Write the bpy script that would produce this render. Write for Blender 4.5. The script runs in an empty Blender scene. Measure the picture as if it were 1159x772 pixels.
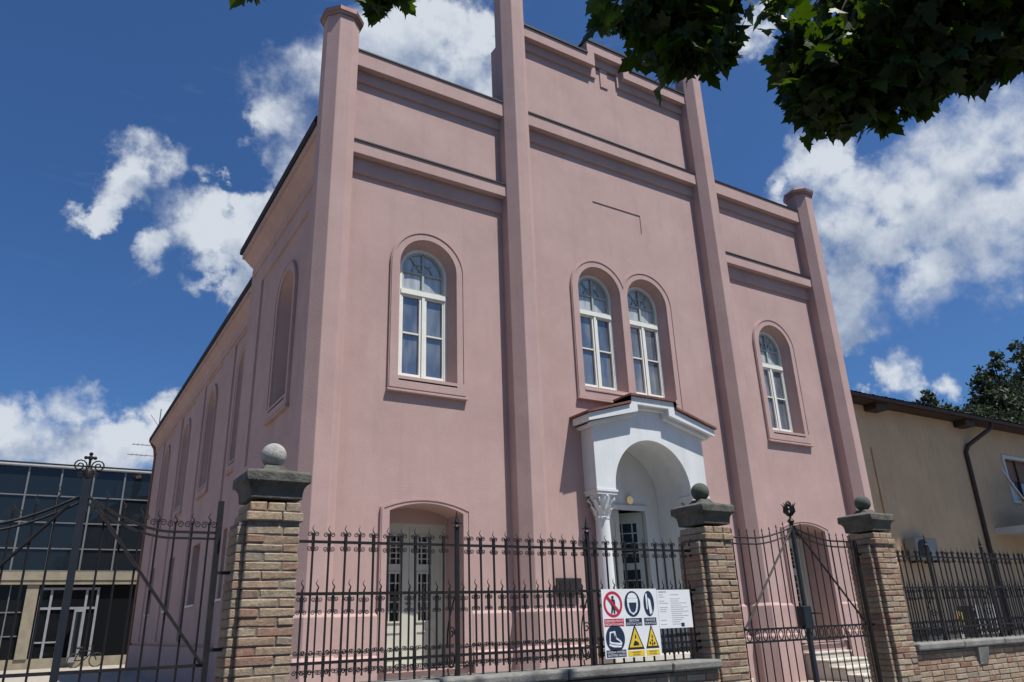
import bpy, bmesh, math, random
from mathutils import Vector, Matrix
random.seed(7)
R = math.radians
S = bpy.context.scene
COL = S.collection
PI = math.pi

# ------------------------------------------------------------------ node helpers
def new_mat(name):
    m = bpy.data.materials.new(name); m.use_nodes = True
    nt = m.node_tree; b = nt.nodes['Principled BSDF']
    return m, nt, b
def N(nt, t, **kw):
    n = nt.nodes.new(t)
    for k, v in kw.items():
        if k in n.inputs: n.inputs[k].default_value = v
        else: setattr(n, k, v)
    return n
def rgb(c): return (c[0], c[1], c[2], 1)
def surf(name, col, col2=None, scale=3, rough=.8, bump=0, bscale=40, spec=.5, metal=0, detail=6, lo=.35, hi=.65, stain=None, stain_scale=.6):
    """base colour mottled between two tones, optional fine bump, optional irregular stains"""
    m, nt, b = new_mat(name); L = nt.links.new
    tc = N(nt, 'ShaderNodeTexCoord'); out = tc.outputs['Object']
    b.inputs['Roughness'].default_value = rough; b.inputs['Specular IOR Level'].default_value = spec
    b.inputs['Metallic'].default_value = metal
    col2 = col2 or tuple(x*.86 for x in col)
    n = N(nt, 'ShaderNodeTexNoise', Scale=scale, Detail=detail, Roughness=.6); L(out, n.inputs['Vector'])
    mr = N(nt, 'ShaderNodeMapRange'); mr.inputs[1].default_value = lo; mr.inputs[2].default_value = hi; L(n.outputs['Fac'], mr.inputs[0])
    mx = N(nt, 'ShaderNodeMix', data_type='RGBA'); mx.inputs[6].default_value = rgb(col); mx.inputs[7].default_value = rgb(col2)
    L(mr.outputs[0], mx.inputs[0]); cur = mx.outputs[2]
    if stain:
        n2 = N(nt, 'ShaderNodeTexNoise', Scale=stain_scale, Detail=8, Roughness=.7); L(out, n2.inputs['Vector'])
        m2 = N(nt, 'ShaderNodeMapRange'); m2.inputs[1].default_value = .52; m2.inputs[2].default_value = .7; L(n2.outputs['Fac'], m2.inputs[0])
        x2 = N(nt, 'ShaderNodeMix', data_type='RGBA'); x2.inputs[7].default_value = rgb(stain); L(cur, x2.inputs[6]); L(m2.outputs[0], x2.inputs[0]); cur = x2.outputs[2]
    L(cur, b.inputs['Base Color'])
    if bump:
        n3 = N(nt, 'ShaderNodeTexNoise', Scale=bscale, Detail=5, Roughness=.65); L(out, n3.inputs['Vector'])
        bp = N(nt, 'ShaderNodeBump', Strength=bump, Distance=.02); L(n3.outputs['Fac'], bp.inputs['Height']); L(bp.outputs[0], b.inputs['Normal'])
    return m

M = {}
M['pink'] = surf('pink_stucco', (.425,.298,.278), (.395,.273,.256), scale=1.1, rough=.9, bump=.22, bscale=35, spec=.2, stain=(.445,.318,.298), stain_scale=.45)
def weather(m, streak=.10, patch=.06):
    nt = m.node_tree; L = nt.links.new; b = nt.nodes['Principled BSDF']; src = b.inputs['Base Color'].links[0].from_socket
    tc = N(nt, 'ShaderNodeTexCoord'); mp = N(nt, 'ShaderNodeMapping'); mp.inputs['Scale'].default_value = (5, 5, .35); L(tc.outputs['Object'], mp.inputs['Vector'])
    n = N(nt, 'ShaderNodeTexNoise', Scale=1, Detail=5, Roughness=.6); L(mp.outputs[0], n.inputs['Vector'])
    r1 = N(nt, 'ShaderNodeMapRange'); r1.inputs[1].default_value = .5; r1.inputs[2].default_value = .75; r1.inputs[3].default_value = 1; r1.inputs[4].default_value = 1-streak; L(n.outputs['Fac'], r1.inputs[0])
    n2 = N(nt, 'ShaderNodeTexNoise', Scale=.8, Detail=9, Roughness=.72); L(tc.outputs['Object'], n2.inputs['Vector'])
    r2 = N(nt, 'ShaderNodeMapRange'); r2.inputs[1].default_value = .3; r2.inputs[2].default_value = .7; r2.inputs[3].default_value = 1-patch; r2.inputs[4].default_value = 1+patch; L(n2.outputs['Fac'], r2.inputs[0])
    mu = N(nt, 'ShaderNodeMath', operation='MULTIPLY'); L(r1.outputs[0], mu.inputs[0]); L(r2.outputs[0], mu.inputs[1])
    mx = N(nt, 'ShaderNodeMix', data_type='RGBA', blend_type='MULTIPLY'); mx.inputs[0].default_value = 1; L(src, mx.inputs[6]); L(mu.outputs[0], mx.inputs[7]); L(mx.outputs[2], b.inputs['Base Color'])
weather(M['pink'], .07, .08)
M['white'] = surf('white_plaster', (.62,.645,.66), (.585,.61,.625), scale=2, rough=.8, bump=.1, bscale=60, spec=.3)
weather(M['white'], .10, .05)
M['cream'] = surf('cream_paint', (.50,.50,.43), (.46,.455,.39), scale=3, rough=.5, spec=.4)
M['frame'] = surf('window_paint', (.72,.72,.66), (.66,.66,.60), scale=6, rough=.4)
M['sage'] = surf('sage_paint', (.36,.40,.38), (.32,.36,.34), scale=6, rough=.4)
M['iron'] = surf('iron_paint', (.009,.009,.011), (.016,.014,.014), scale=14, rough=.5, bump=.15, bscale=60, stain=(.028,.018,.014), stain_scale=6, spec=.3)
M['ironblue'] = surf('gate_post_paint', (.011,.014,.021), (.016,.018,.024), scale=10, rough=.45, spec=.35)
M['stone'] = surf('mossy_stone', (.135,.13,.115), (.075,.074,.066), scale=9, rough=.95, bump=.7, bscale=45, spec=.2, stain=(.045,.05,.042), stain_scale=5)
M['coping'] = surf('grey_coping_stone', (.24,.235,.22), (.17,.165,.155), scale=5, rough=.95, bump=.5, bscale=45, spec=.2, stain=(.11,.11,.10), stain_scale=3)
M['ball'] = surf('lichen_stone', (.42,.41,.39), (.24,.235,.22), scale=8, rough=.95, bump=.5, bscale=50, spec=.2, stain=(.12,.12,.105), stain_scale=5)
M['balldark'] = surf('dark_stone', (.105,.115,.10), (.07,.08,.068), scale=8, rough=.95, bump=.5, bscale=50, spec=.2)
M['mortar'] = surf('mortar', (.23,.20,.165), (.14,.12,.10), scale=14, rough=.95, bump=.5, bscale=60, spec=.1)  # darkened, the shadow in the joints is put into the colour
M['copper'] = surf('brown_copper', (.23,.105,.07), (.15,.07,.05), scale=4, rough=.5, metal=.35)
M['coppernew'] = surf('new_copper', (.42,.24,.19), (.33,.18,.14), scale=4, rough=.38, metal=.7)
M['dark'] = surf('dark_sheet_metal', (.022,.019,.019), (.015,.013,.013), scale=4, rough=.6, spec=.25)
M['roof'] = surf('roof_sheet', (.09,.06,.05), (.06,.04,.035), scale=3, rough=.7)
M['stair'] = surf('pale_stone', (.52,.49,.43), (.44,.41,.36), scale=5, rough=.8, bump=.2)
M['bronze'] = surf('bronze_plaque', (.035,.03,.027), (.05,.042,.036), scale=6, rough=.45, metal=.4)
M['house'] = surf('ochre_render', (.56,.395,.245), (.51,.36,.225), scale=1.2, rough=.9, bump=.2, bscale=40, spec=.2)
M['housetrim'] = surf('trim_white', (.62,.62,.60), scale=3, rough=.7)
weather(M['house'], .10, .07)
M['eave'] = surf('dark_wood', (.055,.03,.022), (.035,.02,.015), scale=8, rough=.7)
M['tile'] = surf('clay_tile', (.22,.085,.055), (.13,.055,.04), scale=12, rough=.85, bump=.5, bscale=25)
M['brownblind'] = surf('wood_blind', (.22,.11,.055), (.17,.08,.04), scale=9, rough=.6)
M['plastic'] = surf('grey_plastic', (.27,.27,.26), (.22,.22,.21), scale=3, rough=.5)
M['black'] = surf('black_rubber', (.012,.012,.013), (.02,.02,.02), scale=9, rough=.6)
M['void'] = surf('dark_interior', (.02,.019,.018), (.012,.012,.012), scale=2, rough=.9)
M['mullion'] = surf('aluminium', (.21,.21,.205), (.17,.17,.165), scale=5, rough=.4, metal=.4)
M['band'] = surf('beige_panel', (.27,.235,.165), (.21,.18,.13), scale=2, rough=.8)
M['whiteframe'] = surf('white_aluminium', (.46,.47,.48), (.40,.41,.42), scale=4, rough=.4)
M['doorframe'] = surf('grey_door_frame', (.27,.275,.29), (.22,.225,.24), scale=4, rough=.4)
M['asphalt'] = surf('asphalt', (.055,.055,.057), (.04,.04,.042), scale=30, rough=.95, bump=.4, bscale=120)
M['paving'] = surf('paving', (.26,.25,.235), (.20,.195,.185), scale=7, rough=.95, bump=.3, bscale=60)
M['yard'] = surf('yard_paving', (.36,.32,.27), (.29,.255,.215), scale=4, rough=.95, bump=.3, bscale=60)
M['board'] = surf('white_board', (.74,.75,.77), (.70,.71,.73), scale=4, rough=.35)
M['red'] = surf('sign_red', (.48,.02,.05), (.42,.02,.045), scale=4, rough=.4)
M['navy'] = surf('sign_navy', (.014,.028,.07), (.012,.022,.055), scale=4, rough=.4)
M['yellow'] = surf('sign_yellow', (.72,.50,.03), (.66,.46,.03), scale=4, rough=.4)
M['ink'] = surf('sign_black', (.015,.015,.017), scale=4, rough=.5)
M['grey'] = surf('print_grey', (.38,.39,.42), scale=4, rough=.5)
M['brass'] = surf('faded_yellow', (.30,.22,.03), (.26,.19,.03), scale=4, rough=.6)
M['bark'] = surf('bark', (.09,.07,.052), (.05,.04,.03), scale=18, rough=.95, bump=.8, bscale=30)
M['bluebin'] = surf('dark_bin', (.02,.024,.03), (.028,.03,.034), scale=5, rough=.5)

def glass(name, base, rough=.03, ior=1.9, var=None):
    m, nt, b = new_mat(name)
    b.inputs['Base Color'].default_value = rgb(base); b.inputs['Roughness'].default_value = rough
    b.inputs['IOR'].default_value = ior; b.inputs['Specular IOR Level'].default_value = .5
    tc = N(nt, 'ShaderNodeTexCoord'); n = N(nt, 'ShaderNodeTexNoise', Scale=1.6, Detail=1.5); nt.links.new(tc.outputs['Object'], n.inputs['Vector'])
    bp = N(nt, 'ShaderNodeBump', Strength=.06, Distance=.06); nt.links.new(n.outputs['Fac'], bp.inputs['Height']); nt.links.new(bp.outputs[0], b.inputs['Normal'])
    if var:
        n2 = N(nt, 'ShaderNodeTexNoise', Scale=var[1], Detail=2); mp = N(nt, 'ShaderNodeMapping'); mp.inputs['Scale'].default_value = var[2]
        nt.links.new(tc.outputs['Object'], mp.inputs['Vector']); nt.links.new(mp.outputs[0], n2.inputs['Vector'])
        mr = N(nt, 'ShaderNodeMapRange'); mr.inputs[1].default_value = .4; mr.inputs[2].default_value = .62; nt.links.new(n2.outputs['Fac'], mr.inputs[0])
        mx = N(nt, 'ShaderNodeMix', data_type='RGBA'); mx.inputs[6].default_value = rgb(base); mx.inputs[7].default_value = rgb(var[0])
        nt.links.new(mr.outputs[0], mx.inputs[0]); nt.links.new(mx.outputs[2], b.inputs['Base Color'])
    return m
M['pane'] = glass('window_pane', (.065,.082,.115), ior=2.3, var=((.15,.17,.19), 1.7, (2.4,1,.7)))
M['panetop'] = glass('curtained_pane', (.30,.335,.34), ior=2.1, var=((.43,.45,.44), 2.5, (4,1,.6)))
M['pandark'] = glass('dark_pane', (.008,.009,.010), ior=1.3)
M['bigglass'] = glass('tinted_glass', (.011,.015,.020), ior=1.45, rough=.02)

def brick_mat(name, ramp, rough=.92):
    m, nt, b = new_mat(name); L = nt.links.new
    at = N(nt, 'ShaderNodeAttribute', attribute_name='tone'); tc = N(nt, 'ShaderNodeTexCoord')
    cr = N(nt, 'ShaderNodeValToRGB'); el = cr.color_ramp.elements
    while len(el) < len(ramp): el.new(.5)
    for e, (p, c) in zip(el, ramp): e.position = p; e.color = rgb(c)
    L(at.outputs['Fac'], cr.inputs[0])
    n = N(nt, 'ShaderNodeTexNoise', Scale=28, Detail=7, Roughness=.7); L(tc.outputs['Object'], n.inputs['Vector'])
    mr = N(nt, 'ShaderNodeMapRange'); mr.inputs[1].default_value = .3; mr.inputs[2].default_value = .7; mr.inputs[3].default_value = .62; mr.inputs[4].default_value = 1.18; L(n.outputs['Fac'], mr.inputs[0])
    mx = N(nt, 'ShaderNodeMix', data_type='RGBA', blend_type='MULTIPLY'); mx.inputs[0].default_value = 1; L(cr.outputs[0], mx.inputs[6]); L(mr.outputs[0], mx.inputs[7])
    n4 = N(nt, 'ShaderNodeTexNoise', Scale=5, Detail=6, Roughness=.7); L(tc.outputs['Object'], n4.inputs['Vector'])
    m4 = N(nt, 'ShaderNodeMapRange'); m4.inputs[1].default_value = .5; m4.inputs[2].default_value = .72; m4.inputs[4].default_value = .6; L(n4.outputs['Fac'], m4.inputs[0])
    x4 = N(nt, 'ShaderNodeMix', data_type='RGBA'); x4.inputs[7].default_value = (.36,.32,.25,1); L(m4.outputs[0], x4.inputs[0]); L(mx.outputs[2], x4.inputs[6])
    L(x4.outputs[2], b.inputs['Base Color']); b.inputs['Roughness'].default_value = rough; b.inputs['Specular IOR Level'].default_value = .15
    n3 = N(nt, 'ShaderNodeTexNoise', Scale=50, Detail=6, Roughness=.7); L(tc.outputs['Object'], n3.inputs['Vector'])
    bp = N(nt, 'ShaderNodeBump', Strength=.7, Distance=.012); L(n3.outputs['Fac'], bp.inputs['Height']); L(bp.outputs[0], b.inputs['Normal'])
    return m
M['brick'] = brick_mat('old_brick', [(0,(.25,.14,.105)), (.14,(.30,.195,.14)), (.40,(.335,.242,.168)), (.72,(.37,.285,.20)), (.9,(.335,.265,.20)), (1,(.23,.19,.15))])

def leaf_mat(name, c1, c2, trans=.35, rough=.45):
    m, nt, b = new_mat(name); L = nt.links.new
    at = N(nt, 'ShaderNodeAttribute', attribute_name='tone')
    mx = N(nt, 'ShaderNodeMix', data_type='RGBA'); mx.inputs[6].default_value = rgb(c1); mx.inputs[7].default_value = rgb(c2); L(at.outputs['Fac'], mx.inputs[0])
    L(mx.outputs[2], b.inputs['Base Color']); b.inputs['Roughness'].default_value = rough; b.inputs['Specular IOR Level'].default_value = .35
    t = N(nt, 'ShaderNodeBsdfTranslucent')
    hs = N(nt, 'ShaderNodeHueSaturation', Saturation=1.25, Value=1.9, Hue=.48); L(mx.outputs[2], hs.inputs['Color']); L(hs.outputs[0], t.inputs['Color'])
    ms = N(nt, 'ShaderNodeMixShader'); ms.inputs[0].default_value = trans
    L(b.outputs[0], ms.inputs[1]); L(t.outputs[0], ms.inputs[2]); L(ms.outputs[0], nt.nodes['Material Output'].inputs['Surface'])
    return m
M['maple'] = leaf_mat('maple_leaf', (.016,.034,.008), (.036,.066,.014), trans=.40)
M['farleaf'] = leaf_mat('dark_foliage', (.018,.029,.015), (.040,.058,.030), trans=.2, rough=.6)
M['hedge'] = leaf_mat('hedge_foliage', (.02,.034,.018), (.04,.06,.025), trans=.15, rough=.6)

# ------------------------------------------------------------------ mesh builder
def curve_mesh(polys, half):
    cu = bpy.data.curves.new('c', 'CURVE'); cu.dimensions = '2D'; cu.fill_mode = 'BOTH'; cu.extrude = half
    for p in polys:
        sp = cu.splines.new('POLY'); sp.points.add(len(p)-1); sp.use_cyclic_u = True
        for q, (u, v) in zip(sp.points, p): q.co = (u, v, 0, 1)
    o = bpy.data.objects.new('c', cu); me = bpy.data.meshes.new_from_object(o)
    V = [tuple(v.co) for v in me.vertices]; F = [tuple(f.vertices) for f in me.polygons]
    bpy.data.objects.remove(o); bpy.data.curves.remove(cu); bpy.data.meshes.remove(me)
    return V, F
class MB:
    def __init__(s): s.v = []; s.f = []; s.m = []; s.tone = []; s.cm = 0; s.ct = .5
    def add(s, V, F):
        b = len(s.v); s.v += [tuple(p) for p in V]
        for f in F: s.f.append(tuple(i+b for i in f)); s.m.append(s.cm); s.tone.append(s.ct)
        return s
    def box(s, x0, x1, y0, y1, z0, z1, jit=0, ch=0):
        if ch:   # chamfered box
            V = []; F = []; c = ch
            X = (x0, x1); Y = (y0, y1); Z = (z0, z1); idx = {}
            J = lambda: random.uniform(-jit, jit)
            for i in (0, 1):
                for j in (0, 1):
                    for k in (0, 1):
                        sx, sy, sz = (1, -1)[i], (1, -1)[j], (1, -1)[k]; a, b, d = J(), J(), J()
                        idx[i, j, k, 0] = len(V); V.append((X[i]+a, Y[j]+sy*c+b, Z[k]+sz*c+d))
                        idx[i, j, k, 1] = len(V); V.append((X[i]+sx*c+a, Y[j]+b, Z[k]+sz*c+d))
                        idx[i, j, k, 2] = len(V); V.append((X[i]+sx*c+a, Y[j]+sy*c+b, Z[k]+d))
            g = lambda *q: idx[q]
            for e in (0, 1):
                F += [(g(e,0,0,0), g(e,1,0,0), g(e,1,1,0), g(e,0,1,0)), (g(0,e,0,1), g(1,e,0,1), g(1,e,1,1), g(0,e,1,1)), (g(0,0,e,2), g(1,0,e,2), g(1,1,e,2), g(0,1,e,2))]
                for h in (0, 1):
                    F += [(g(e,h,0,0), g(e,h,1,0), g(e,h,1,1), g(e,h,0,1)), (g(e,0,h,0), g(e,1,h,0), g(e,1,h,2), g(e,0,h,2)), (g(0,e,h,1), g(1,e,h,1), g(1,e,h,2), g(0,e,h,2))]
                    for k in (0, 1): F.append((g(e,h,k,0), g(e,h,k,1), g(e,h,k,2)))
            return s.add(V, F)
        V = [(x, y, z) for x in (x0, x1) for y in (y0, y1) for z in (z0, z1)]
        return s.add(V, [(0,1,3,2), (4,6,7,5), (0,4,5,1), (2,3,7,6), (0,2,6,4), (1,5,7,3)])
    def tube(s, pts, r, n=6, caps=True, r1=None):
        P = [Vector(p) for p in pts]; k = len(P); V = []; F = []
        t0 = (P[1]-P[0]).normalized(); up = Vector((0,0,1)) if abs(t0.z) < .9 else Vector((1,0,0))
        u = t0.cross(up).normalized()
        for i in range(k):
            t = (P[min(i+1, k-1)]-P[max(i-1, 0)]).normalized()
            u = (u - t*u.dot(t)).normalized(); w = t.cross(u)
            rr = r if r1 is None else r+(r1-r)*i/(k-1)
            if isinstance(r, (list, tuple)): rr = r[i]
            for j in range(n):
                a = 2*PI*(j+.5)/n; V.append(P[i]+(u*math.cos(a)+w*math.sin(a))*rr)
        for i in range(k-1):
            for j in range(n): F.append((i*n+j, i*n+(j+1) % n, (i+1)*n+(j+1) % n, (i+1)*n+j))
        if caps: F += [tuple(range(n)), tuple(range((k-1)*n, k*n))]
        return s.add(V, F)
    def lathe(s, prof, c, n=24, a0=0, flute=0):
        V = []; F = []; k = len(prof)
        for r, z in prof:
            for j in range(n): a = a0+2*PI*j/n; V.append((c[0]+r*math.cos(a), c[1]+r*math.sin(a), c[2]+z))
        for i in range(k-1):
            for j in range(n): F.append((i*n+j, i*n+(j+1) % n, (i+1)*n+(j+1) % n, (i+1)*n+j))
        F += [tuple(range(n)), tuple(range((k-1)*n, k*n))]
        return s.add(V, F)
    def ball(s, c, r, n=20, sq=1): return s.lathe([(max(r*math.sin(PI*i/n), .0005), -r*sq*math.cos(PI*i/n)) for i in range(n+1)], c, n)
    def plate(s, polys, y0, y1):         # polygons in x,z made a slab between y0 and y1
        V, F = curve_mesh(polys, (y1-y0)/2); ym = (y0+y1)/2
        return s.add([(x, ym-w, z) for x, z, w in V], F)
    def plate_x(s, polys, x0, x1):       # polygons in y,z made a slab between x0 and x1
        V, F = curve_mesh(polys, (x1-x0)/2); xm = (x0+x1)/2
        return s.add([(xm+w, y, z) for y, z, w in V], F)
    def build(s, name, mats, parent=None, smooth=40):
        me = bpy.data.meshes.new(name); me.from_pydata(s.v, [], s.f)
        if not isinstance(mats, (list, tuple)): mats = [mats]
        for m in mats: me.materials.append(m)
        me.polygons.foreach_set('material_index', s.m)
        if len(set(s.tone)) > 1:
            a = me.attributes.new('tone', 'FLOAT', 'FACE'); a.data.foreach_set('value', s.tone)
        bm = bmesh.new(); bm.from_mesh(me); bmesh.ops.recalc_face_normals(bm, faces=bm.faces)
        if smooth:
            lim = R(smooth)
            for e in bm.edges:
                if len(e.link_faces) != 2 or e.calc_face_angle(0) > lim: e.smooth = False
            for f in bm.faces: f.smooth = True
        bm.to_mesh(me); bm.free()
        return link(name, me, parent)
def link(name, data, parent=None):
    o = bpy.data.objects.new(name, data); COL.objects.link(o)
    if parent: o.parent = parent
    return o
def tag(o, label=None, cat=None, group=None, kind=None):
    if label: o['label'] = label
    if cat: o['category'] = cat
    if group: o['group'] = group
    if kind: o['kind'] = kind
    return o
def thing(name, label, cat, group=None, loc=(0,0,0)):
    o = link(name, None); o.location = loc; return tag(o, label, cat, group)
def copy_part(src, parent, loc=(0,0,0)):
    c = src.copy(); COL.objects.link(c); c.parent = parent; c.location = (loc[0]+random.uniform(-.003,.003), random.uniform(-.002,.002), random.uniform(-.006,.006)); c.rotation_euler = (random.uniform(-.006,.006), random.uniform(-.004,.004), random.uniform(-.25,.25))
    for ch in src.children:
        d = ch.copy(); COL.objects.link(d); d.parent = c
    return c
def arch(cx, z0, zs, r, n=28):
    return [(cx-r, z0), (cx+r, z0)] + [(cx+r*math.cos(PI*i/n), zs+r*math.sin(PI*i/n)) for i in range(n+1)]
def segarch(cx, z0, zs, hw, rise, n=16):
    rad = (hw*hw+rise*rise)/(2*rise); cz = zs+rise-rad; a = math.asin(hw/rad)
    return [(cx-hw, z0), (cx+hw, z0)] + [(cx+rad*math.sin(a-2*a*i/n), cz+rad*math.cos(a-2*a*i/n)) for i in range(n+1)]
def rect(x0, x1, z0, z1): return [(x0,z0), (x1,z0), (x1,z1), (x0,z1)]
def spiral(cx, cz, r, turns, a0, sgn=1, n=12, y=0, rmin=.22):
    return [(cx+r*(1-(1-rmin)*i/n)*math.cos(a0+sgn*2*PI*turns*i/n), y, cz+r*(1-(1-rmin)*i/n)*math.sin(a0+sgn*2*PI*turns*i/n)) for i in range(n+1)]

# ------------------------------------------------------------------ camera
cam = bpy.data.cameras.new('camera'); co = link('camera', cam); S.camera = co
Rw = Matrix(((0.85308229, -0.52069815, -0.03352673), (-0.1580745, -0.31914635, 0.93442927), (-0.49725553, -0.79184534, -0.35456719)))
co.matrix_world = Matrix.Translation((0, -12, 1.6)) @ Rw.transposed().to_4x4()
cam.sensor_width = 36; cam.lens = 846/1159*36; cam.clip_start = .05; cam.clip_end = 5000
CAM = Vector((0, -12, 1.6))
def in_view(p, mx=40, my=40):     # would the photograph's frame show this point
    v = Rw @ (Vector(p)-CAM)
    if v.z > -.05: return False
    x = 579.5-846*v.x/v.z; y = 386+846*v.y/v.z
    return -mx < x < 1159+mx and -my < y < 772+my

# ------------------------------------------------------------------ light and sky
SUN = Vector((.53, -1, 2.33)).normalized()
W = bpy.data.worlds.new('World'); S.world = W; W.use_nodes = True
def build_world(strength=.060, tint=(.475,.80,1.22)):
    nt = W.node_tree; L = nt.links.new
    bg = nt.nodes['Background']; bg.inputs['Strength'].default_value = strength
    sky = N(nt, 'ShaderNodeTexSky', sky_type='NISHITA'); sky.sun_disc = False
    sky.sun_elevation = math.asin(SUN.z); sky.sun_rotation = math.atan2(SUN.x, SUN.y); sky.air_density = 1.0; sky.dust_density = 1.6; sky.ozone_density = 2.2
    tn = N(nt, 'ShaderNodeMix', data_type='RGBA', blend_type='MULTIPLY'); tn.inputs[0].default_value = 1; tn.inputs[7].default_value = rgb(tint); L(sky.outputs[0], tn.inputs[6])
    # cumulus field: rounded lobes at compass bearings / elevations, broken up by noise
    BL = [(13.1,36.6,3.5),(16.3,39.1,3.5),(20.6,41.9,3.5),(24.7,43.0,3.6),(28.9,41.9,3.0),(30.1,38.9,2.8),(24.8,38.8,4.3),(20.0,36.7,3.7),(13.4,33.9,2.7),
          (2.4,32.0,1.7),(1.5,30.0,1.8),(4.4,31.2,2.0),(6.4,31.2,1.0),(-.5,27.7,1.1),(9.6,29.6,1.9),(6.8,27.9,2.6),(9.8,27.8,3.0),(8.2,25.3,2.3),(4.0,25.7,1.5),(11.8,31.0,1.0),
          (.6,15.0,1.9),(3.7,13.2,2.8),(-1.3,12.4,2.6),(6.2,14.6,1.9),(-3.8,12.6,2.6),(2.0,11.0,3.8),(-1.2,14.8,1.2),(7.8,13.6,2.4),(10,12,2.5),(-6,11.5,3),
          (57.9,30,2.88),(56.5,28.1,2.76),(59.5,26.8,4.02),(60.7,24,3.91),(62.6,26.6,2.99),(58.9,21.3,4.02),(57.3,19.1,2.99),(65.1,27.1,3.22),(67.5,27.6,3.10),(69.8,27.9,2.99),(70.5,24.8,3.56),(66,23.9,3.79),(67.4,21.1,2.76),(63.7,21.5,3.22),(71.7,28.9,2.42),(54.8,29.5,1.38),
          (54.5,39.9,1.4),(55.8,40.5,.9),(60.4,15.4,1.9),(61.5,14.3,1.4),(58.6,15.1,1.2),(63.8,13.7,1.0),(65.7,12.1,1.1),
          (-40,25,7),(-60,35,8),(100,30,9),(130,20,8),(170,35,8),(200,22,7),(230,40,9),(-90,25,9),(150,50,7),(80,55,6)]
    g = bpy.data.node_groups.new('cloud_field', 'ShaderNodeTree')
    g.interface.new_socket('Vector', in_out='INPUT', socket_type='NodeSocketVector'); g.interface.new_socket('Field', in_out='OUTPUT', socket_type='NodeSocketFloat')
    gi = g.nodes.new('NodeGroupInput'); go = g.nodes.new('NodeGroupOutput'); prev = None
    for az, el, r in BL:
        d = Vector((math.sin(R(az))*math.cos(R(el)), math.cos(R(az))*math.cos(R(el)), math.sin(R(el))))
        vd = N(g, 'ShaderNodeVectorMath', operation='DISTANCE'); vd.inputs[1].default_value = d; g.links.new(gi.outputs[0], vd.inputs[0])
        mr = N(g, 'ShaderNodeMapRange', clamp=False); mr.inputs[1].default_value = 0; mr.inputs[2].default_value = R(r)*1.25; mr.inputs[3].default_value = 1; mr.inputs[4].default_value = 0
        g.links.new(vd.outputs['Value'], mr.inputs[0])
        if prev is None: prev = mr.outputs[0]
        else:
            mm = N(g, 'ShaderNodeMath', operation='SMOOTH_MAX'); mm.inputs[2].default_value = .12; g.links.new(prev, mm.inputs[0]); g.links.new(mr.outputs[0], mm.inputs[1]); prev = mm.outputs[0]
    cl = N(g, 'ShaderNodeMath', operation='MAXIMUM'); cl.inputs[1].default_value = -2; g.links.new(prev, cl.inputs[0]); g.links.new(cl.outputs[0], go.inputs[0])
    tc = N(nt, 'ShaderNodeTexCoord'); nv = N(nt, 'ShaderNodeVectorMath', operation='NORMALIZE'); L(tc.outputs['Generated'], nv.inputs[0])
    # warp
    wn = N(nt, 'ShaderNodeTexNoise', Scale=11, Detail=6, Roughness=.62); L(nv.outputs[0], wn.inputs['Vector'])
    ws = N(nt, 'ShaderNodeVectorMath', operation='MULTIPLY_ADD'); ws.inputs[1].default_value = (.13,)*3; L(wn.outputs['Color'], ws.inputs[0]); 
    off = N(nt, 'ShaderNodeVectorMath', operation='SUBTRACT'); off.inputs[1].default_value = (.065,)*3; L(nv.outputs[0], off.inputs[0]); L(off.outputs[0], ws.inputs[2])
    gA = nt.nodes.new('ShaderNodeGroup'); gA.node_tree = g; L(ws.outputs[0], gA.inputs[0])
    sh = N(nt, 'ShaderNodeVectorMath', operation='ADD'); sh.inputs[1].default_value = (SUN.x*.02, SUN.y*.02, .05); L(ws.outputs[0], sh.inputs[0])
    gB = nt.nodes.new('ShaderNodeGroup'); gB.node_tree = g; L(sh.outputs[0], gB.inputs[0])
    def fbm(scale, det, ro, src, dist=0):
        n = N(nt, 'ShaderNodeTexNoise', Scale=scale, Detail=det, Roughness=ro, Distortion=dist); L(src, n.inputs['Vector']); return n.outputs['Fac']
    def math_(op, a, b, clamp=False):
        n = N(nt, 'ShaderNodeMath', operation=op, use_clamp=clamp)
        for i, q in enumerate((a, b)):
            if isinstance(q, (int, float)): n.inputs[i].default_value = q
            else: L(q, n.inputs[i])
        return n.outputs[0]
    def rng(x, a, b, c=0, d=1, smooth=True):
        n = N(nt, 'ShaderNodeMapRange'); n.interpolation_type = 'SMOOTHSTEP' if smooth else 'LINEAR'
        for i, q in enumerate((a, b, c, d)): n.inputs[i+1].default_value = q
        L(x, n.inputs[0]); return n.outputs[0]
    def dens(vec, field, det):
        big = math_('MULTIPLY', math_('SUBTRACT', fbm(7, 3, .5, vec), .5), 1.5)
        fin = math_('MULTIPLY', math_('SUBTRACT', fbm(19, det, .60, vec), .5), 1.65)
        return math_('ADD', field, math_('ADD', big, fin))
    dA = dens(nv.outputs[0], gA.outputs[0], 10)
    sh2 = N(nt, 'ShaderNodeVectorMath', operation='ADD'); sh2.inputs[1].default_value = (SUN.x*.008, SUN.y*.008, .018); L(nv.outputs[0], sh2.inputs[0])
    dB = dens(sh2.outputs[0], gB.outputs[0], 5)
    edge = rng(fbm(11, 3, .5, nv.outputs[0]), .36, .64, .42, 1.2)
    mk = N(nt, 'ShaderNodeMapRange'); mk.interpolation_type = 'SMOOTHSTEP'; mk.inputs[1].default_value = .04; L(dA, mk.inputs[0]); L(edge, mk.inputs[2])
    mask = math_('MULTIPLY', mk.outputs[0], .97)
    wv = N(nt, 'ShaderNodeMapping'); wv.inputs['Scale'].default_value = (5, 5, 16); L(nv.outputs[0], wv.inputs['Vector'])
    wz = rng(fbm(1.2, 9, .62, wv.outputs[0], .6), .60, .80, 0, .22)
    # sunward slopes are white, thick cores and undersides grey
    relief = math_('MULTIPLY', math_('SUBTRACT', dA, dB), 1.0)
    core = rng(dA, .3, 1.4, .22, -.26)
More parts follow.
